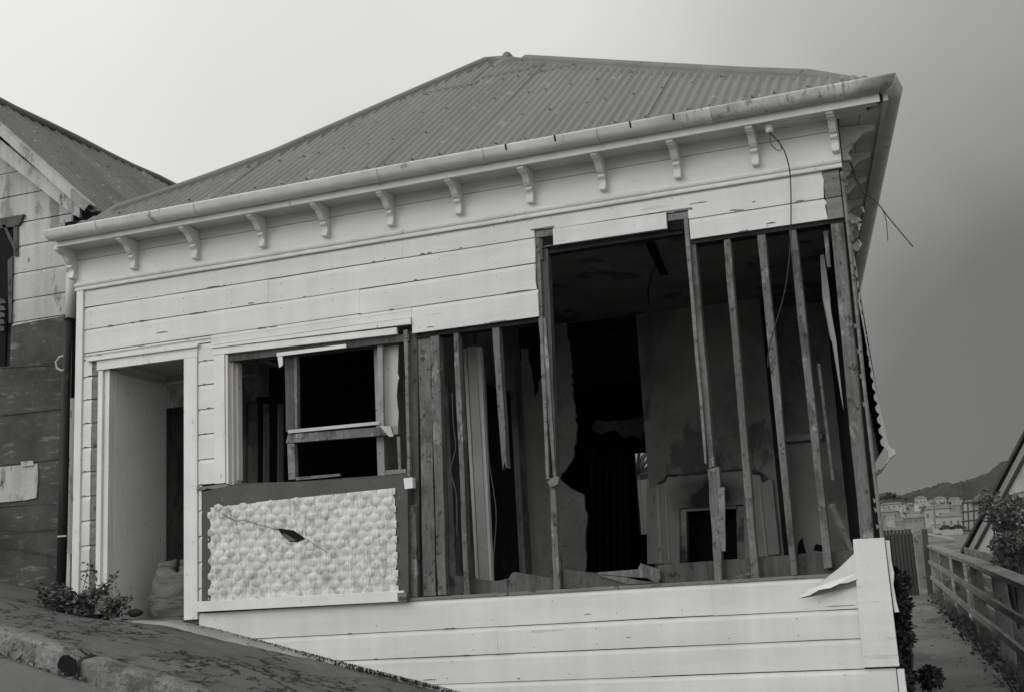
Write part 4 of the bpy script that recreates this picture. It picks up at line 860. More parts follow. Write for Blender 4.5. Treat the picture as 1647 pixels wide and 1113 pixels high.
for pts in ([(1361, 352), (1372, 338), (1386, 332), (1388, 341), (1378, 348), (1384, 355), (1370, 360)], [(1364, 368), (1376, 358), (1383, 360), (1380, 370), (1372, 374), (1378, 382), (1368, 388)], [(1368, 398), (1379, 386), (1384, 392), (1377, 404)]):
    cur_ = MB(); P = jag(pts, 5, 0.8); n = len(P)
    cur_.extrude([Q(x, y, 8.98 + 0.05 * math.sin(i * 0.8)) for i, (x, y) in enumerate(P)], (0.01, 0.02, 0.0)); cur_.build('curled_lining', 'board', H)
wtri = MB()
for yv in (520, 560, 600, 645, 800, 815, 842):
    xv = 1372 + (yv - 440) * 0.1045 + 4; xv = 1354 + (yv - 277) * 0.1105 - 5
    wtri.px([(xv - 3, yv), (xv + 3, yv + 4), (xv - 1, yv + 9)], 8.70, 0.005)
wtri.build('light_chinks', 'board', H)  # pale triangles paint in daylight showing through the corner

# what the slit in the rear wall looks out on
YF = thing('yard_fence', 'pale paling fence glimpsed through the slit beside the chimney', 'fence', tuple(Q(1020, 900, 19)))
yf = MB()
for k in range(14):
    a = Q(985, 775, 19); yf.box((a.x + k * 0.11, 19, a.z - 1.6), (a.x + k * 0.11 + 0.10, 19.02, a.z + rng.uniform(-0.03, 0.03)))
yf.build('palings', 'farwallmid', YF)
YP = thing('cabbage_tree', 'spiky leaved tree glimpsed through the slit above the paling fence', 'tree', tuple(Q(1024, 860, 20)))
yp = MB(); rg = random.Random(2); c = Q(1024, 765, 20)
for _ in range(90):
    d_ = Vector((rg.gauss(0, 1), rg.gauss(0, 1), rg.gauss(0.4, 0.8))).normalized() * rg.uniform(0.4, 0.7); e_ = d_.cross(Vector((0, 1, 0.2))).normalized() * 0.018
    yp.add([c - e_, c + e_, c + d_ * 0.6 + e_, c + d_, c + d_ * 0.6 - e_], [(0, 1, 2, 3, 4)])
yp.build('crown', 'leaf', YP); yp = MB(); yp.tube([c - Vector((0, 0, 1.8)), c], 0.07, 8); yp.build('trunk', 'fence', YP)

# ---- insulator and cables
ins = MB(); c = Q(1237, 205, 8.42)
ins.tube([c + Vector((0, 0, 0.10)), c + Vector((0, 0, 0.035))], 0.014, 8); prof = [(0.030, 0.045), (0.036, 0.03), (0.033, 0.005), (0.026, -0.012), (0.030, -0.02), (0.026, -0.034), (0.012, -0.04)]
rows = [[c + Vector((r_ * math.cos(a * math.pi / 6), r_ * math.sin(a * math.pi / 6), z)) for a in range(12)] for r_, z in prof]
ins.add([p for r_ in rows for p in r_], [(i * 12 + k, i * 12 + (k + 1) % 12, (i + 1) * 12 + (k + 1) % 12, (i + 1) * 12 + k) for i in range(6) for k in range(12)] + [tuple(range(12)), tuple(range(83, 71, -1))])
tag(rebase(ins.build('insulator', 'porcelain', None, True)), 'white porcelain insulator under the front eave with a drop wire', 'insulator')
cw = MB()
def ctube(pts, r, mb, n=5):
    P = [Vector(p) for p in pts]; out = []
    for i in range(len(P) - 1):
        p0, p1, p2, p3 = P[max(i - 1, 0)], P[i], P[i + 1], P[min(i + 2, len(P) - 1)]
        for k in range(6):
            t = k / 6; out.append(0.5 * ((2 * p1) + (p2 - p0) * t + (2 * p0 - 5 * p1 + 4 * p2 - p3) * t * t + (3 * p1 - p0 - 3 * p2 + p3) * t ** 3))
    out.append(P[-1]); mb.tube(out, r, n)
ctube([Q(1237, 214, 8.42), Q(1250, 226, 8.43), Q(1262, 245, 8.46), Q(1270, 275, 8.53), Q(1272, 310, 8.565), Q(1272, 362, 8.57), Q(1270, 410, 8.61), Q(1262, 470, 8.60), Q(1248, 520, 8.60), Q(1237, 560, 8.60), Q(1235, 592, 8.61)], 0.0045, cw)
ctube([Q(1238, 215, 8.425), Q(1240, 232, 8.43), Q(1250, 242, 8.44), Q(1257, 240, 8.45), Q(1252, 226, 8.45)], 0.003, cw)
tag(rebase(cw.build('drop_wire', 'wire', None, True)), 'thin dark wire dropping from the porcelain insulator past the right hand studs', 'cable')
cw = MB(); ctube([Q(1368, 262, 8.75), Q(1378, 290, 8.70), Q(1393, 313, 8.66)], 0.008, cw); ctube([Q(1393, 313, 8.66), Q(1410, 326, 8.6), Q(1432, 354, 8.5), Q(1468, 397, 8.4)], 0.0042, cw); ctube([Q(1393, 313, 8.66), Q(1412, 328, 8.62), Q(1424, 350, 8.6), Q(1428, 388, 8.6)], 0.003, cw)
tag(rebase(cw.build('loose_cable', 'wire', None, True)), 'frayed forked cable sticking out beyond the right hand eave', 'cable')
for pts, lab in (([(727, 630), (729, 680), (733, 715), (728, 740), (724, 756), (729, 775), (734, 800), (735, 862)], 'pale flex looping down left of the white inner casing'), ([(780, 590), (783, 660), (786, 735), (794, 790), (798, 830), (795, 880), (793, 920)], 'pale flex hanging in the dark inner doorway')):
    cw = MB(); ctube([Q(x, y, 8.95 if x < 760 else 9.6) for x, y in pts], 0.0042, cw); tag(rebase(cw.build('hanging_flex', 'wirepale', None, True)), lab, 'cable')
# ---- sack and stone in the porch, weeds
sk = MB(); rows = []; rg = random.Random(9)
nS, nK = 26, 40
SB = Vector((-6.20, 8.98, 0.088))
for i in range(nS + 1):
    t = i / nS
    r_ = 0.235 * lerp_tab(t, [(0, 0.80), (0.06, 0.97), (0.2, 1.04), (0.45, 1.0), (0.7, 0.93), (0.86, 0.86), (0.93, 0.74), (0.97, 0.45), (1.0, 0.06)])
    zz = 0.46 * (t if t < 0.9 else 0.9 + (t - 0.9) * 0.55)
    for k in range(nK):
        a = 2 * math.pi * k / nK
        f = 1 + 0.05 * math.sin(2 * a + 4 * t) + 0.03 * math.sin(5 * a - 9 * t) + 0.022 * math.sin(26 * t + 2.2 * math.sin(3 * a)) + rg.uniform(-0.012, 0.012)
        sag = 0.035 * math.sin(a * 2 + 0.6) * t * t + 0.02 * math.sin(7 * a) * t * t
        rows.append(SB + Vector((r_ * f * math.cos(a), r_ * 0.75 * f * math.sin(a), zz + sag)))
sk.add(rows, [(i * nK + k, i * nK + (k + 1) % nK, (i + 1) * nK + (k + 1) % nK, (i + 1) * nK + k) for i in range(nS) for k in range(nK)] + [tuple(range(nK)), tuple(range(nS * nK + nK - 1, nS * nK - 1, -1))])
tag(rebase(sk.build('rubbish_sack', 'sack', None, True)), 'full crumpled sack slumped inside the open porch', 'sack')
stn = MB(); rows = []
c = QF(217, 983); c.y = 8.62; c = Vector((QF(217, 983).x, 8.60, zf(-6.45) + 0.02)); c = Q(217, 985, 8.54)
for i in range(7):
    for k in range(10):
        a = 2 * math.pi * k / 10; t = math.pi * i / 6; f = rng.uniform(0.85, 1.1)
        rows.append(c + Vector((0.075 * f * math.sin(t) * math.cos(a), 0.05 * f * math.sin(t) * math.sin(a), 0.032 * f * math.cos(t))))
stn.add(rows, [(i * 10 + k, i * 10 + (k + 1) % 10, (i + 1) * 10 + (k + 1) % 10, (i + 1) * 10 + k) for i in range(6) for k in range(10)])
tag(rebase(stn.build('stone', 'char', None, True)), 'dark lump lying on the doorstep between the weed and the sack', 'stone')
def weed(name, base, stems, lab, rg, leaf=0.045, mt='leaf', ln=16):
    t = thing(name, lab, 'weed', base); s_ = MB(); l_ = MB()
    for (dx, dy, dz, n) in stems:
        b = Vector(base) + Vector((dx * 0.25, dy * 0.25, 0)); e = Vector(base) + Vector((dx, dy, dz)); m_ = (b + e) / 2 + Vector((rg.uniform(-.03, .03), 0, 0.03))
        s_.tube([b, m_, e], 0.004, 5, 0.002)
        for i in range(n):
            q = b.lerp(e, rg.uniform(0.15, 1.05)) + Vector((rg.gauss(0, 0.02), rg.gauss(0, 0.02), rg.gauss(0, 0.015))); l_.leaves(q, (0.012, 0.012, 0.012), 1, leaf, rg, 0.6)
    s_.build('stem', 'leafdark', t); l_.build('foliage', mt, t); return t
rg = random.Random(21)
wbase = Q(118, 982, 8.5); 
weed('weed', wbase, [(rg.uniform(-0.30, 0.30), rg.uniform(-0.08, 0.08), rg.uniform(0.05, 0.18), 17) for _ in range(30)] + [(0.36, 0, 0.22, 26), (0.30, 0.02, 0.16, 24), (0.40, 0, 0.27, 18), (0.10, 0.05, 0.36, 16), (0.2, 0, 0.2, 26)], 'sprawling leafy weed at the foot of the left corner board', rg, 0.05, 'leafweed')
wbase = Q(182, 992, 8.48)
weed('weed', wbase, [(rg.uniform(-0.13, 0.13), rg.uniform(-0.06, 0.06), rg.uniform(0.05, 0.17), 17) for _ in range(20)], 'smaller bushy weed in front of the porch lining', rg, 0.04, 'leafweed')
weed('weed', Q(85, 972, 8.55), [(rg.uniform(-0.14, 0.14), rg.uniform(-0.06, 0.06), rg.uniform(0.05, 0.17), 24) for _ in range(18)], 'low weed tuft at the foot of the dark downpipe', rg, 0.04, 'leafweed')
# rubble strip where wall meets footpath
rb = MB(); rg = random.Random(8)
for _ in range(700):
    x = rg.triangular(-5.9, -3.4, -4.3); y = FY - abs(rg.gauss(0.0, 0.06)) - 0.01; s_ = rg.uniform(0.004, 0.013); z = fp(x, y) + 0.018
    rb.add([(x - s_, y, z - 0.01), (x + s_, y - s_, z - 0.01), (x + s_ * 0.8, y + s_, z - 0.01), (x, y, z + s_ * 1.1)], [(0, 1, 3), (1, 2, 3), (2, 0, 3)])
tag(rb.build('gravel', 'char'), 'loose dirt and grit along the foot of the cottage wall', 'gravel', None, 'stuff')
cp = MB(); rg = random.Random(71)
top_, bot_ = [], []
for i in range(46):
    x = -6.45 + (6.45 - 3.5) * i / 45
    wd = lerp_tab(x, [(-6.45, 0.04), (-6.2, 0.14), (-5.8, 0.24), (-5.4, 0.30), (-4.9, 0.20), (-4.4, 0.09), (-3.5, 0.04)]) + rg.uniform(-0.02, 0.02)
    top_.append((x, 8.598)); bot_.append((x, 8.598 - wd))
vs, fs = [], []
for (xa, ya_), (xb, yb_) in zip(top_, bot_): vs += [(xa, ya_, fp(xa, ya_) + 0.022), (xa, (ya_ + yb_) / 2, fp(xa, (ya_ + yb_) / 2) + 0.020), (xb, yb_ + 0.012, fp(xb, yb_) + 0.016), (xb, yb_, fp(xb, yb_) - 0.006)]
for i in range(45): fs += [(i * 4 + k, i * 4 + k + 1, i * 4 + 5 + k, i * 4 + 4 + k) for k in range(3)]
cp.add(vs, fs); tag(cp.build('doorstep_apron', 'concrete', smooth=True), 'thin pale concrete strip along the footpath below the porch', None, None, 'structure')
# drain outlet in the kerb
do = MB(); c = Vector((0, 0, 0)); dx_ = QF(120, 1047).x; cy_ = ky(dx_) - 0.030; cz_ = zf(dx_) - 0.085
for r0, r1, yo in ((0.060, 0.048, 0.0),):
    ring = []
    for k in range(16):
        a = 2 * math.pi * k / 16; j1 = rng.uniform(0.9, 1.1)
        ring.append(((dx_ + 0.075 * j1 * math.cos(a), cy_ + KS * 0.075 * math.cos(a) - 0.004, cz_ - 0.268 * 0.07 * math.cos(a) + 0.062 * j1 * math.sin(a))))
    do.extrude(ring, (0, 0.012, 0))
tag(rebase(do.build('drain_outlet', 'black')), 'broken dark drain mouth in the kerb face', 'drain')  # flat black plug; the dark inside the mouth is painted

# ================================================================== NEIGHBOUR ON THE LEFT
NYF = 9.25
NB = thing('neighbour_cottage', 'grimy gabled cottage at the left edge with black building paper on its lower wall', 'house', (-9.4, NYF, 0.3))
nwr = Q(108, 700, NYF).x
nb = MB(); nbd = MB()
gab = lambda x: Q(5, 215, 9.1).z  # unused
E1 = Q(150, 338, 9.05); RX = -8.95; RS = 0.92
def nz_(x): return E1.z + (E1.x - x) * RS if x > RX else E1.z + (E1.x - RX) * RS - (RX - x) * RS
levels = [Q(60, y, NYF).z for y in (972, 925, 888, 850, 808, 762, 720, 662, 588, 514, 478, 435, 392, 354, 309, 270, 225, 180, 130)]
for z0, z1 in zip(levels, levels[1:]):
    xr = nwr + 0.02
    if z1 > nz_(xr) - 0.25: xr = min(xr, E1.x - (z1 - E1.z + 0.02) / RS)
    if xr < -10.6: continue
    z1b = z1
    wx0, wx1 = -10.8, Q(22, 420, NYF).x
    zw0, zw1 = Q(10, 660, NYF).z, Q(10, 352, NYF).z
    if z0 >= zw0 - 0.02 and z1 <= zw1 + 0.02: boardseg(nb, wx1, xr, z0, z1, NYF)
    else: boardseg(nb, -10.8, xr, z0, z1, NYF)
nb.build('weatherboards', 'nwall', NB)
bkk = MB(); bkk.xz([(-10.8, -0.3), (nwr + 0.02, -0.3), (nwr + 0.02, nz_(nwr) - 0.2), (RX, nz_(RX) - 0.2), (-10.8, 3.3)], NYF + 0.022, NYF + 0.06); bkk.extrude([(nwr, NYF + 0.02, -0.3), (nwr, 16, -0.3), (nwr, 16, 3.3), (nwr, NYF + 0.02, 3.3)], (-0.05, 0, 0)); bkk.build('wall_core', 'char', NB)
# black paper sheets over lower wall
tp = MB()
def sheet(pts, o): tp.xz(XZ(pts, NYF - 0.004 - o), NYF - 0.006 - o, NYF - 0.004 - o + 0.002)
sheet([(18, 525), (45, 519), (106, 508), (104, 582), (60, 586), (16, 590)], 0.004); sheet([(-60, 597), (60, 586), (104, 584), (101, 655), (40, 662), (-60, 673)], 0.010)
sheet([(-60, 675), (3, 666), (100, 656), (98, 735), (60, 742), (-60, 750)], 0.006); sheet([(-60, 750), (60, 742), (98, 737), (97, 810), (40, 812), (-60, 820)], 0.012); sheet([(-60, 820), (97, 810), (95, 850), (-60, 858)], 0.007); sheet([(-60, 860), (95, 853), (92, 945), (92, 955), (75, 952), (40, 945), (0, 935), (-60, 925)], 0.014)
tp.build('building_paper', 'tar', NB, label='torn black building paper nailed over the lower wall')
bt = MB()
for y0, y1 in ((590, 585), (667, 656), (748, 737), (857, 851)): bt = MB(); bt.px([(0, y0 + 1.5), (98, y1 + 1.5), (98, y1 - 0.5), (0, y0 - 0.5)], NYF - 0.024, 0.004); bt.build('paper_batten', 'pipe', NB)
bt = MB(); bt.px([(0, 876), (95, 893), (95, 898), (0, 880)], NYF - 0.026, 0.006)
bt.build('paper_batten', 'pipe', NB)
pb = MB(); pb.px([(-40, 752), (5, 750), (60, 745), (61, 770), (58, 800), (40, 804), (5, 807), (-40, 810)], NYF - 0.032, 0.012); pnl = pb.build('pale_patch', 'nwall', NB, label='pale board patch on the black papered wall')
pb = MB(); pb.px([(33, 742), (52, 740), (54, 748), (35, 750)], NYF - 0.045, 0.012); pb.build('clasp', 'nwall', pnl)
# window
wi = MB(); wi.px([(-60, 365), (22, 357), (22, 500), (10, 520), (5, 660), (-60, 660)], NYF + 0.0, 0.02); wdw = wi.build('window', 'black', NB)
wi = MB(); wi.px([(0, 352), (38, 345), (30, 362), (22, 365), (0, 368)], NYF - 0.03, 0.03); wi.px([(21, 365), (28, 364), (28, 412), (22, 412)], NYF - 0.02, 0.02); wi.px([(3, 362), (8, 362), (26, 400), (24, 406)], NYF - 0.03, 0.02); wi.px([(12, 420), (20, 412), (18, 520), (14, 520)], NYF - 0.02, 0.02); wi.build('window_frame', 'studdark', wdw)
rp = MB()
for k in range(5):
    y = 480 + k * 11; rp.px([(-2, y), (6, y + 2), (10 - k, y + 8), (-2, y + 9)], NYF - 0.04 - 0.006 * (k % 2), 0.008)
rp.build('lining_and_light_scrap', 'studdark', wdw)
# bargeboard and roof
bg_ = MB(); bg_.px([(-60, 172), (0, 225), (128, 330), (128, 351), (118, 346), (-60, 198 + 8)], 9.06, 0.03); bg_.build('bargeboard', 'nwall', NB)
def nroofpt(x, y): return Vector((x, y, nz_(x)))
vs_, fs_ = [], []; NRN = Vector((RS, 0, 1)).normalized(); ny = int(7.2 / (PITCH / 8)); NRW = 8
for i in range(ny + 1):
    y = 9.02 + 7.2 * i / ny
    for j in range(NRW + 1):
        x = E1.x + (RX - E1.x) * j / NRW
        vs_.append(nroofpt(x, y) + NRN * (0.020 * math.cos(2 * math.pi * y / 0.152) + 0.012 * math.sin(y * 1.9 + x) + (0.012 if (y % 0.76) < 0.08 else 0.0)))
for i in range(ny):
    for j in range(NRW):
        a = i * (NRW + 1) + j; fs_.append((a, a + 1, a + NRW + 2, a + NRW + 1))
nr = MB(); nr.add(vs_, fs_); nr.add([(RX, 9.02, nz_(RX)), (RX, 16.2, nz_(RX)), (RX - 1.9, 16.2, nz_(RX) - 1.9 * RS), (RX - 1.9, 9.02, nz_(RX) - 1.9 * RS)], [(0, 1, 2, 3)])
nroof = nr.build('roof', 'roofold', NB, smooth=True)
cpn = MB(); cpn.tube([(RX, 9.02, nz_(RX) + 0.02)] + [(RX, 9.02 + 0.5 * k, nz_(RX) + 0.02 + rng.uniform(-0.012, 0.012)) for k in range(1, 15)], 0.05, 8); cpn.build('ridge_capping', 'cap', nroof, smooth=True)
vf = MB(); P = [nroofpt(E1.x - 0.02, 9.0), nroofpt(RX, 9.0), nroofpt(RX, 9.10), nroofpt(E1.x - 0.02, 9.10)]; vf.extrude([p + NRN * 0.018 for p in P], NRN * 0.012); vf.extrude([nroofpt(E1.x - 0.02, 9.0) + NRN * 0.02, nroofpt(RX, 9.0) + NRN * 0.02, nroofpt(RX, 9.0) - NRN * 0.05, nroofpt(E1.x - 0.02, 9.0) - NRN * 0.05], (0, -0.01, 0)); vf.build('verge_flashing', 'nwall', nroof)
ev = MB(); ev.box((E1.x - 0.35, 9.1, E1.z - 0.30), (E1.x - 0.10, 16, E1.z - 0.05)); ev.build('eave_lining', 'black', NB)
# downpipe: pale upper, dark lower with bracket
dp = MB(); dx1 = Q(112, 450, 9.0)
dp.tube([Q(115, 440, 8.95), Q(113, 512, 8.95)], 0.045, 10); dp.tube([Q(112, 404, 8.98), Q(115, 442, 8.95)], 0.045, 10)
dpo = dp.build('downpipe', 'pipelight', NB, True)
dp = MB(); dp.tube([Q(110, 508, 8.95), Q(106, 600, 8.95), Q(103, 760, 8.95), Q(98, 945, 8.95)], 0.040, 10); dp.tube([Q(110.5, 500, 8.95), Q(110.3, 516, 8.95)], 0.020, 10, 0.044); dp.build('lower_pipe', 'pipe', dpo, True)
dp = MB()
pts = [Q(104, 572, 8.92), Q(96, 574, 8.92), Q(90, 582, 8.92), Q(92, 592, 8.92), Q(99, 596, 8.92), Q(104, 594, 8.92)]; dp.tube(pts, 0.012, 6); dp.build('pipe_bracket', 'nwall', dpo, True)
dp = MB(); dp.px([(92, 861), (106, 860), (106, 862.5), (92, 863.5)], 8.90, 0.01); dp.build('pipe_strap', 'pipelight', dpo)
gp_ = MB(); gp_.px([(113, 640), (121, 640), (119, 950), (107, 950)], 9.05, 0.05); gp_.px([(108, 890), (113, 890), (112, 950), (106, 950)], 8.86, 0.03); gp_.build('filler_board', 'nwall', NB)
gfill = MB(); gfill.box((-7.6, 9.3, -0.2), (-6.95, 9.36, 3.2)); gfill.build('gap_wall', 'char', NB)

# ================================================================== RIGHT SIDE: fence, gate, shed, shrubs
FN = thing('timber_fence', 'weathered post and rail timber fence climbing beside the path', 'fence', (FX(20), 20, zp(20)))
for y in (12.6, 15.7, 18.6, 22.0, 25.3, 28.4):
    f = MB(); x = FX(y); f.box((x - 0.02, y - 0.07, zp(y) - 0.3), (x + 0.14, y + 0.07, zp(y) + 0.97)); f.build('post', 'fence', FN, bevel=0.012)
def rail(h, w, t, off, nm='rail', m='fence'):
    f = MB(); P = [Vector((FX(y) + off, y, zp(y) + h + rng.uniform(-0.012, 0.012))) for y in (11.5, 15.7, 18.6, 22.0, 25.3, 28.6)]
    for a, b in zip(P, P[1:]): f.beam(a, b, w, t)
    f.build(nm, m, FN, bevel=0.006)
rail(1.02, 0.20, 0.06, 0.03, 'top_rail'); rail(0.70, 0.05, 0.08, -0.05); rail(0.37, 0.05, 0.08, -0.05)
GT = thing('board_gate', 'dark vertical board gate closing the far end of the path', 'gate', (FX(28.8) - 0.5, 28.8, zp(28.8)))
ga = MB(); gx0 = Q(1419, 900, 28.8).x; gx1 = Q(1472, 900, 28.8).x; zt0 = Q(1420, 853, 28.8).z; zb0 = zp(28.8) - 0.05
n = 9
for i in range(n):
    xa = gx0 + (gx1 - gx0) * i / n; ga.box((xa, 28.8, zb0), (xa + (gx1 - gx0) / n - 0.012, 28.83 + 0.008 * (i % 2), zt0 + rng.uniform(-0.01, 0.01)))
ga.box((gx0, 28.84, zb0), (gx1, 28.87, zt0 - 0.1)); ga.build('boards', 'fencedark', GT)
ga = MB(); ga.px([(1468, 852), (1482, 850), (1494, 945), (1480, 946)], 28.7, 0.10); ga.build('gate_post', 'fence', GT, bevel=0.01)
ga = MB(); ga.px([(1482, 850), (1491, 851), (1502, 960), (1493, 962)], 28.5, 0.06); ga.build('side_board', 'fencedark', GT)
# lattice fence beyond
LF = thing('lattice_fence', 'pale wire lattice fence standing behind the timber rails', 'fence', (FX(26) + 0.6, 26, zp(26)))
lf = MB()
def lfp(y, h): return Vector((FX(y) + 0.24 + 0.005 * (y - 20), y, zp(y) - 0.25 + h))
for k in range(46): lf.beam(lfp(17 + k * 0.32, 0.05), lfp(17 + k * 0.32, 1.05), 0.03, 0.03)
for h in (0.1, 0.35, 0.6, 0.85, 1.03): lf.beam(lfp(17, h), lfp(31.5, h), 0.03, 0.035)
lf.build('lattice', 'farwall', LF)
# mesh boundary fence further off, in two runs
WFN = thing('wire_fence', 'low wire netting fence crossing the slope beyond the gate', 'fence', tuple(Q(1520, 870, 46)))
wf = MB()
A = Q(1462, 853, 46); B2 = Q(1534, 866, 40); bot = Vector((0, 0, -1.6))
for t in (0, 0.33, 0.66, 1): q = A.lerp(B2, t); wf.beam(q, q + bot, 0.06, 0.06)
wf.beam(A, B2, 0.04, 0.05); wf.build('posts', 'farwall', WFN)
wf = MB()
for k in range(24): q = A.lerp(B2, k / 23); wf.beam(q, q + bot, 0.012, 0.012)
for k in range(8): wf.beam(A + bot * (k / 8), B2 + bot * (k / 8), 0.012, 0.012)
wf.build('netting', 'fence', WFN)
# shed on the right
SH = thing('weatherboard_shed', 'pale shed at the right edge with a raking roof edge', 'shed', tuple(Q(1620, 1000, 22)))
T = Q(1645, 706, 20.0); Bm = Q(1552, 884, 23.0); dirv = (T - Bm); T2 = T + dirv * 0.9
dxy = Vector((dirv.x, dirv.y, 0)).normalized(); nrm = Vector((dxy.y, -dxy.x, 0))
if nrm.x < 0: nrm = -nrm
sw_ = MB()
drop = Vector((0, 0, -0.16))
sw_.extrude([Bm + drop + dxy * 0.1 + nrm * 0.06, T2 + drop + nrm * 0.06, Vector((T2.x, T2.y, -2.5)) + nrm * 0.06, Vector((Bm.x, Bm.y, -2.5)) + dxy * 0.1 + nrm * 0.06], nrm * 0.08); sw_.build('wall', 'board', SH)
sw_ = MB(); sw_.extrude([Bm + Vector((0, 0, -0.07)), T2 + Vector((0, 0, -0.07)), T2 + Vector((0, 0, -0.20)), Bm + Vector((0, 0, -0.20))], nrm * 0.05); sw_.build('bargeboard', 'farwall', SH)
sw_ = MB(); sw_.extrude([Bm + Vector((-0.04, 0, 0)) - dxy * 0.1, T2 + Vector((-0.04, 0, 0)), T2 + Vector((-0.04, 0, -0.065)), Bm + Vector((-0.04, 0, -0.065)) - dxy * 0.1], nrm * 2.5); sw_.build('roof', 'fencedark', SH)
# panel fence in front of shed
PFN = thing('panel_fence', 'low grey panel fence below the raking shed roof', 'fence', tuple(Q(1590, 900, 21)))
pf = MB(); A = Q(1550, 880, 22.5); B2 = Q(1655, 905, 18.8)
for k in range(6):
    a = A.lerp(B2, k / 6); b = A.lerp(B2, (k + 1) / 6 - 0.006); pf.extrude([a, b, Vector((b.x, b.y, -1.9)), Vector((a.x, a.y, -1.9))], nrm * 0.04)
pf.build('panels', 'fence', PFN)
def shrub(name, blobs, lab, rg, leaf, mt, trunk_base, cat='shrub', n0=260, group=None):
    t = thing(name, lab, cat, trunk_base, group); l_ = MB(); s_ = MB()
    for (c, r_, n) in blobs:
        l_.leaves(c, r_, n, leaf, rg); s_.tube([Vector(trunk_base), (Vector(trunk_base) + Vector(c)) / 2 + Vector((rg.uniform(-.05, .05), 0, 0.05)), Vector(c)], 0.02, 5, 0.008)
    s_.build('trunk', 'studdark', t); l_.build('crown', mt, t); return t
rg = random.Random(31)
bl = []
for _ in range(30):
    px_ = rg.uniform(1585, 1660); py_ = rg.uniform(800, 905)
    if px_ < 1585 + (905 - py_) * 0.05 or (py_ > 860 and px_ < 1608): continue
    bl.append((Q(px_, py_, rg.uniform(16.2, 17.2)), (0.13, 0.16, 0.12), 130))
shrub('leafy_shrub', bl, 'large leafy shrub over the fence at the right edge', rg, 0.07, 'leafshrub', tuple(Q(1640, 1010, 17)))
bl = [(Q(px_ + rg.uniform(-6, 6), py_ + rg.uniform(-8, 8), rg.uniform(12.6, 13.6)), (0.06, 0.14, 0.08), 120) for py_ in range(932, 1112, 11) for px_ in ((1443, 1450) if py_ < 990 else (1446, 1457))]
bl += [(Vector((-0.0735 * yy, yy, zp(yy) + hh)), (0.05, 0.13, 0.09), 70) for yy in (10.6, 10.9, 11.2, 11.5, 11.8, 12.1, 12.4) for hh in (0.1, 0.3, 0.5)]
shrub('hedge_shrub', bl, 'dark narrow shrub growing up the right side wall of the cottage', rg, 0.06, 'leafdark', tuple(Q(1462, 1112, 13.2)))
bl = [(Q(1494 + rg.uniform(-10, 10), 1088 + rg.uniform(-14, 12), rg.uniform(12.8, 13.2)), (0.07, 0.07, 0.06), 110) for _ in range(9)]
shrub('low_bush', bl, 'small round dark bush at the edge of the path', rg, 0.05, 'leafdark', tuple(Q(1494, 1108, 13.0)))
pl2 = MB(); rg = random.Random(61)
for _ in range(260):
    y = rg.uniform(13, 26); x = FX(y) - abs(rg.gauss(0.1, 0.28)) - 0.05; pl2.leaves((x, y, zp(y) + 0.012), (0.01, 0.01, 0.006), 1, rg.uniform(0.02, 0.05), rg, 0.6)
tag(pl2.build('path_litter', 'dry'), 'fallen leaves and scraps scattered on the damp path', 'leaf litter', None, 'stuff')
# grass along the fence foot
gr = MB(); rg = random.Random(41)
for _ in range(1500):
    y = rg.uniform(12.5, 28); x = FX(y) - 0.03 + rg.gauss(0, 0.06); h = rg.uniform(0.03, 0.16)
    b = Vector((x, y, zp(y) + 0.0)); e = b + Vector((rg.gauss(0, 0.05), rg.gauss(0, 0.05), h)); w_ = Vector((0.012, 0, 0)); gr.add([b - w_, b + w_, e], [(0, 1, 2)])
for _ in range(700):
    y = rg.uniform(12.5, 27); x = FX(y) - 0.10 + rg.gauss(0, 0.07); gr.leaves((x, y, zp(y) + rg.uniform(0, 0.08)), (0.02, 0.02, 0.02), 1, 0.07, rg, 0.7)
tag(gr.build('fence_grass', 'leaf'), 'rough grass and fallen leaves along the foot of the timber fence', 'grass', None, 'stuff')

# ================================================================== FAR SUBURB
HG = 'houses on the far hillside'
def far_house(px0, px1, pyt, pyb, d, lab, wall='farwall', hip=0.5, win=3):
    a = Q(px0, pyb, d); b = Q(px1, pyb, d); t = Q(px0, pyt, d)
    W = b.x - a.x; zb = min(a.z, b.z) - 15; ze = a.z + (t.z - a.z) * 0.70; zr = t.z; dp = W * 0.8
    h = thing('hillside_house', lab, 'house', (a.x + W / 2, d, a.z), HG)
    m = MB(); m.box((a.x, d, zb), (b.x, d + dp, ze)); m.build('wall', wall, h)
    m = MB(); o = W * 0.06; i_ = W * hip * 0.5
    m.add([(a.x - o, d - o, ze), (b.x + o, d - o, ze), (b.x + o, d + dp + o, ze), (a.x - o, d + dp + o, ze), (a.x + i_, d + dp / 2, zr), (b.x - i_, d + dp / 2, zr)], [(0, 1, 5, 4), (1, 2, 5), (2, 3, 4, 5), (3, 0, 4), (0, 3, 2, 1)]); rf_ = m.build('roof', 'farroof', h)
    hh = ze - a.z
    for k in range(win):
        cx_ = a.x + W * (k + 0.5) / win; m = MB(); m.box((cx_ - W * 0.045, d - 0.15, a.z + hh * 0.3), (cx_ + W * 0.045, d + 0.05, a.z + hh * 0.65)); m.build('window', 'farwin', h)
    return h
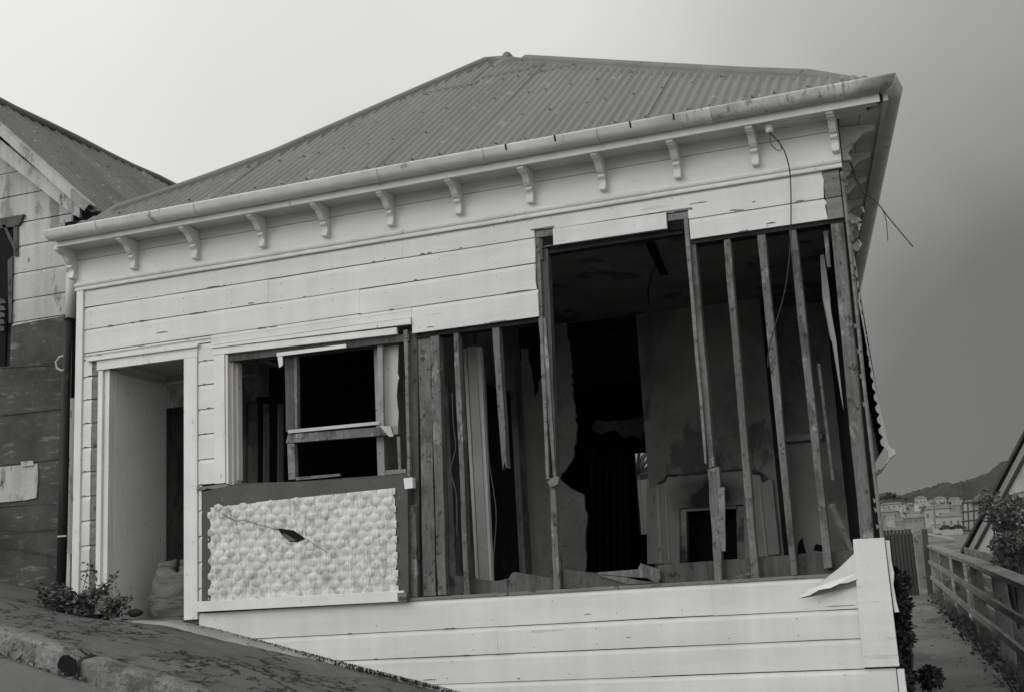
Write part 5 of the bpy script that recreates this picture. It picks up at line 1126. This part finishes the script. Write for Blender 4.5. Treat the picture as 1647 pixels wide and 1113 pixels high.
FH = [
    (1417, 1452, 808, 820, 280, 'long pale house under the round dark trees at the left of the suburb', 'farwall', 0.2, 4),
    (1418, 1446, 818, 836, 190, 'grey house standing low beside the cottage corner', 'farwallmid', 0.5, 3),
    (1447, 1462, 822, 832, 240, 'small grey house right of the low corner house', 'farwallmid', 0.4, 2),
    (1472, 1492, 797, 812, 330, 'pale two storey house highest on the left of the slope', 'farwall', 0.7, 3),
    (1492, 1502, 803, 812, 330, 'narrow white house beside the pale two storey house', 'farwall', 0.3, 2),
    (1502, 1523, 798, 812, 340, 'white bungalow with a peaked roof near the hill foot', 'farwall', 0.6, 3),
    (1526, 1546, 799, 812, 345, 'white bungalow right of the peaked one near the hill foot', 'farwall', 0.4, 3),
    (1464, 1482, 822, 834, 210, 'white gabled house in the middle of the slope', 'farwall', 0.2, 2),
    (1452, 1486, 830, 842, 150, 'broad dark roofed house in front of the white gabled house', 'farwallmid', 0.25, 4),
    (1488, 1530, 811, 838, 170, 'large pale two storey house in the centre of the suburb', 'farwall', 0.6, 4),
    (1514, 1548, 823, 850, 120, 'pale gabled villa below the large two storey house', 'farwall', 0.3, 3),
    (1500, 1517, 842, 850, 130, 'small flat white garage beside the gabled villa', 'farwall', 0.1, 1),
    (1426, 1440, 826, 838, 170, 'low white cottage left of the broad dark roofed house', 'farwall', 0.15, 2),
    (1440, 1454, 834, 846, 140, 'grey cottage just above the dark gate', 'farwallmid', 0.2, 2),
    (1458, 1470, 808, 817, 300, 'tiny pale house below the skyline trees', 'farwall', 0.3, 2),
    (1482, 1494, 814, 824, 250, 'small grey house behind the large two storey house', 'farwallmid', 0.3, 2),
    (1552, 1566, 804, 812, 300, 'tiny white house above the timber framed building', 'farwall', 0.3, 2),
    (1568, 1584, 797, 806, 320, 'pale house at the hill foot above the timber framed building', 'farwall', 0.4, 2),
    (1530, 1550, 808, 824, 220, 'grey house half hidden behind the gabled villa', 'farwallmid', 0.5, 2),
]
for a in FH: far_house(*a[:4], a[4] * 3.5, *a[5:])
def tree(px_, pyb, h, d, lab, rg, wd=0.5, mt='bush'):
    b = Q(px_, pyb, d); H_ = h * d / FPX; t = thing('far_tree', lab, 'tree', tuple(b), 'trees among the far houses')
    m = MB(); m.tube([b - Vector((0, 0, 8)), b + Vector((0, 0, H_ * 0.5))], H_ * 0.05, 6, H_ * 0.03); m.build('trunk', 'studdark', t)
    m = MB()
    for _ in range(11):
        c = b + Vector((rg.uniform(-1, 1) * H_ * wd, rg.uniform(-1, 1) * H_ * wd, H_ * rg.uniform(0.3, 0.85))); r_ = H_ * rg.uniform(0.14, 0.26); m.leaves(c, (r_ * 1.2, r_ * 1.2, r_ * 0.8), 90, H_ * 0.09, rg)
    m.build('crown', mt, t)
rgh = random.Random(91); rgt = random.Random(92)
for i in range(16):                                        # the slope goes on behind the cottage
    px0 = 1150 + 17 * i + rgh.uniform(-3, 3); pyb = rgh.choice((812, 820, 826, 834, 841)); wpx = rgh.uniform(10, 22)
    dd = {812: 330, 820: 280, 826: 245, 834: 210, 841: 165}[pyb] * 3.5
    far_house(px0, px0 + wpx, pyb - rgh.uniform(8, 13), pyb, dd, 'hillside house %s, hidden behind the cottage' % rgh.choice(('with pale walls', 'with grey walls', 'with a low roof')), rgh.choice(('farwall', 'farwallmid')), rgh.uniform(0.15, 0.6), 2)
for i in range(22):
    px0 = rgt.uniform(1420, 1546); pyb = rgt.choice((809, 815, 822, 829, 837)); wpx = rgt.uniform(5, 9)
    dd = {809: 335, 815: 300, 822: 262, 829: 228, 837: 185}[pyb] * 3.5 - 6
    far_house(px0, px0 + wpx, pyb - rgt.uniform(4.5, 7), pyb, dd, 'tiny house scattered between the larger houses of the far suburb', rgt.choice(('farwall', 'farwallmid', 'nwall')), rgt.uniform(0.0, 0.6), 1)
for i in range(16):
    tree(rgt.uniform(1420, 1550), rgt.choice((812, 820, 828, 838)), rgt.uniform(4, 7), 3.5 * rgt.uniform(180, 300), 'small dark tree scattered between the far houses', rgt, 0.7)
# timber framed building under construction
TF = thing('framed_building', 'two storey timber frame with open bays among the far houses', 'building', tuple(Q(1570, 850, 380)))
m = MB(); d = 380
for k, xx in enumerate((1549, 1557, 1566, 1576, 1586, 1596, 1606)): m.px([(xx, 852), (xx - 2, 806 - k), (xx + 0.5, 806 - k), (xx + 2.5, 852)], d, 0.8)
for y0 in (808, 822, 837): m.px([(1546, y0), (1610, y0 - 7), (1610, y0 - 4), (1546, y0 + 2.6)], d - 0.3, 0.8)
m.build('frame', 'fencedark', TF)
m = MB(); m.px([(1548, 852), (1547, 808), (1610, 800), (1612, 852)], d + 6, 10); m.build('wall', 'farwall', TF)
m = MB(); m.px([(1560, 808), (1566, 801), (1590, 797), (1612, 796), (1612, 804)], d + 4, 14); m.build('roof', 'farroof', TF)
# dark parked cars row on the slope
def far_car(px_, py_, d, lab):
    q = Q(px_, py_, d); t = thing('parked_car', lab, 'car', tuple(q), 'cars parked on the far slope')
    m = MB(); m.xz([(q.x - 2, q.z + 0.3), (q.x + 2, q.z + 0.3), (q.x + 2, q.z + 0.8), (q.x + 1.2, q.z + 0.9), (q.x + 0.7, q.z + 1.4), (q.x - 0.9, q.z + 1.4), (q.x - 1.4, q.z + 0.9), (q.x - 2, q.z + 0.8)], d, d + 1.7); m.build('body', 'pipe', t)
    for s_ in (-1.25, 1.25):
        m = MB(); m.tube([(q.x + s_, d - 0.02, q.z + 0.32), (q.x + s_, d + 0.2, q.z + 0.32)], 0.32, 10); m.build('wheel', 'char', t)
far_car(1522, 852, 385, 'dark parked car below the white garage, left of the pair'); far_car(1541, 851, 385, 'dark parked car below the gabled villa, right of the pair')
# retaining wall / pale fences
rw = MB(); rw.px([(1418, 845), (1460, 850), (1462, 858), (1418, 856)], 60, 0.3); tag(rebase(rw.build('picket_fence', 'farwallmid')), 'pale boundary fence above the dark gate', 'fence')
rw = MB(); rw.px([(1535, 862), (1585, 857), (1585, 872), (1536, 880)], 70, 0.3); tag(rebase(rw.build('boundary_wall', 'farwallmid')), 'pale boundary wall left of the raking shed roof', 'wall')
# trees on the far left skyline and among houses
rg = random.Random(51)
for a in ((1432, 806, 17, 420, 'broad round headed tree on the left skyline', 0.55), (1444, 805, 9, 420, 'lower round tree right of the skyline tree', 0.7), (1420, 806, 9, 420, 'small dark tree beside the cottage edge on the skyline', 0.7),
          (1458, 806, 6, 400, 'dark tree above the broad low roof', 0.8), (1500, 812, 5, 300, 'dark tree between the white hilltop bungalows', 0.7), (1486, 826, 7, 190, 'dark tree left of the large two storey house', 0.6), (1553, 822, 12, 180, 'dark tree behind the timber framed building', 0.5), (1466, 816, 5, 250, 'dark tree above the white gabled house', 0.8), (1508, 834, 5, 160, 'small tree in front of the large two storey house', 0.6)):
    tree(a[0], a[1], a[2], a[3] * 3.5, a[4], rg, a[5])
for px_, pyt in ((1505, 822), (1437, 832), (1534, 850)):
    pass
pl_ = MB(); pl_.tube([Q(1504, 850, 350), Q(1501, 803, 350)], 0.3, 6); tag(rebase(pl_.build('utility_pole', 'fence')), 'thin grey utility pole among the far houses', 'pole')
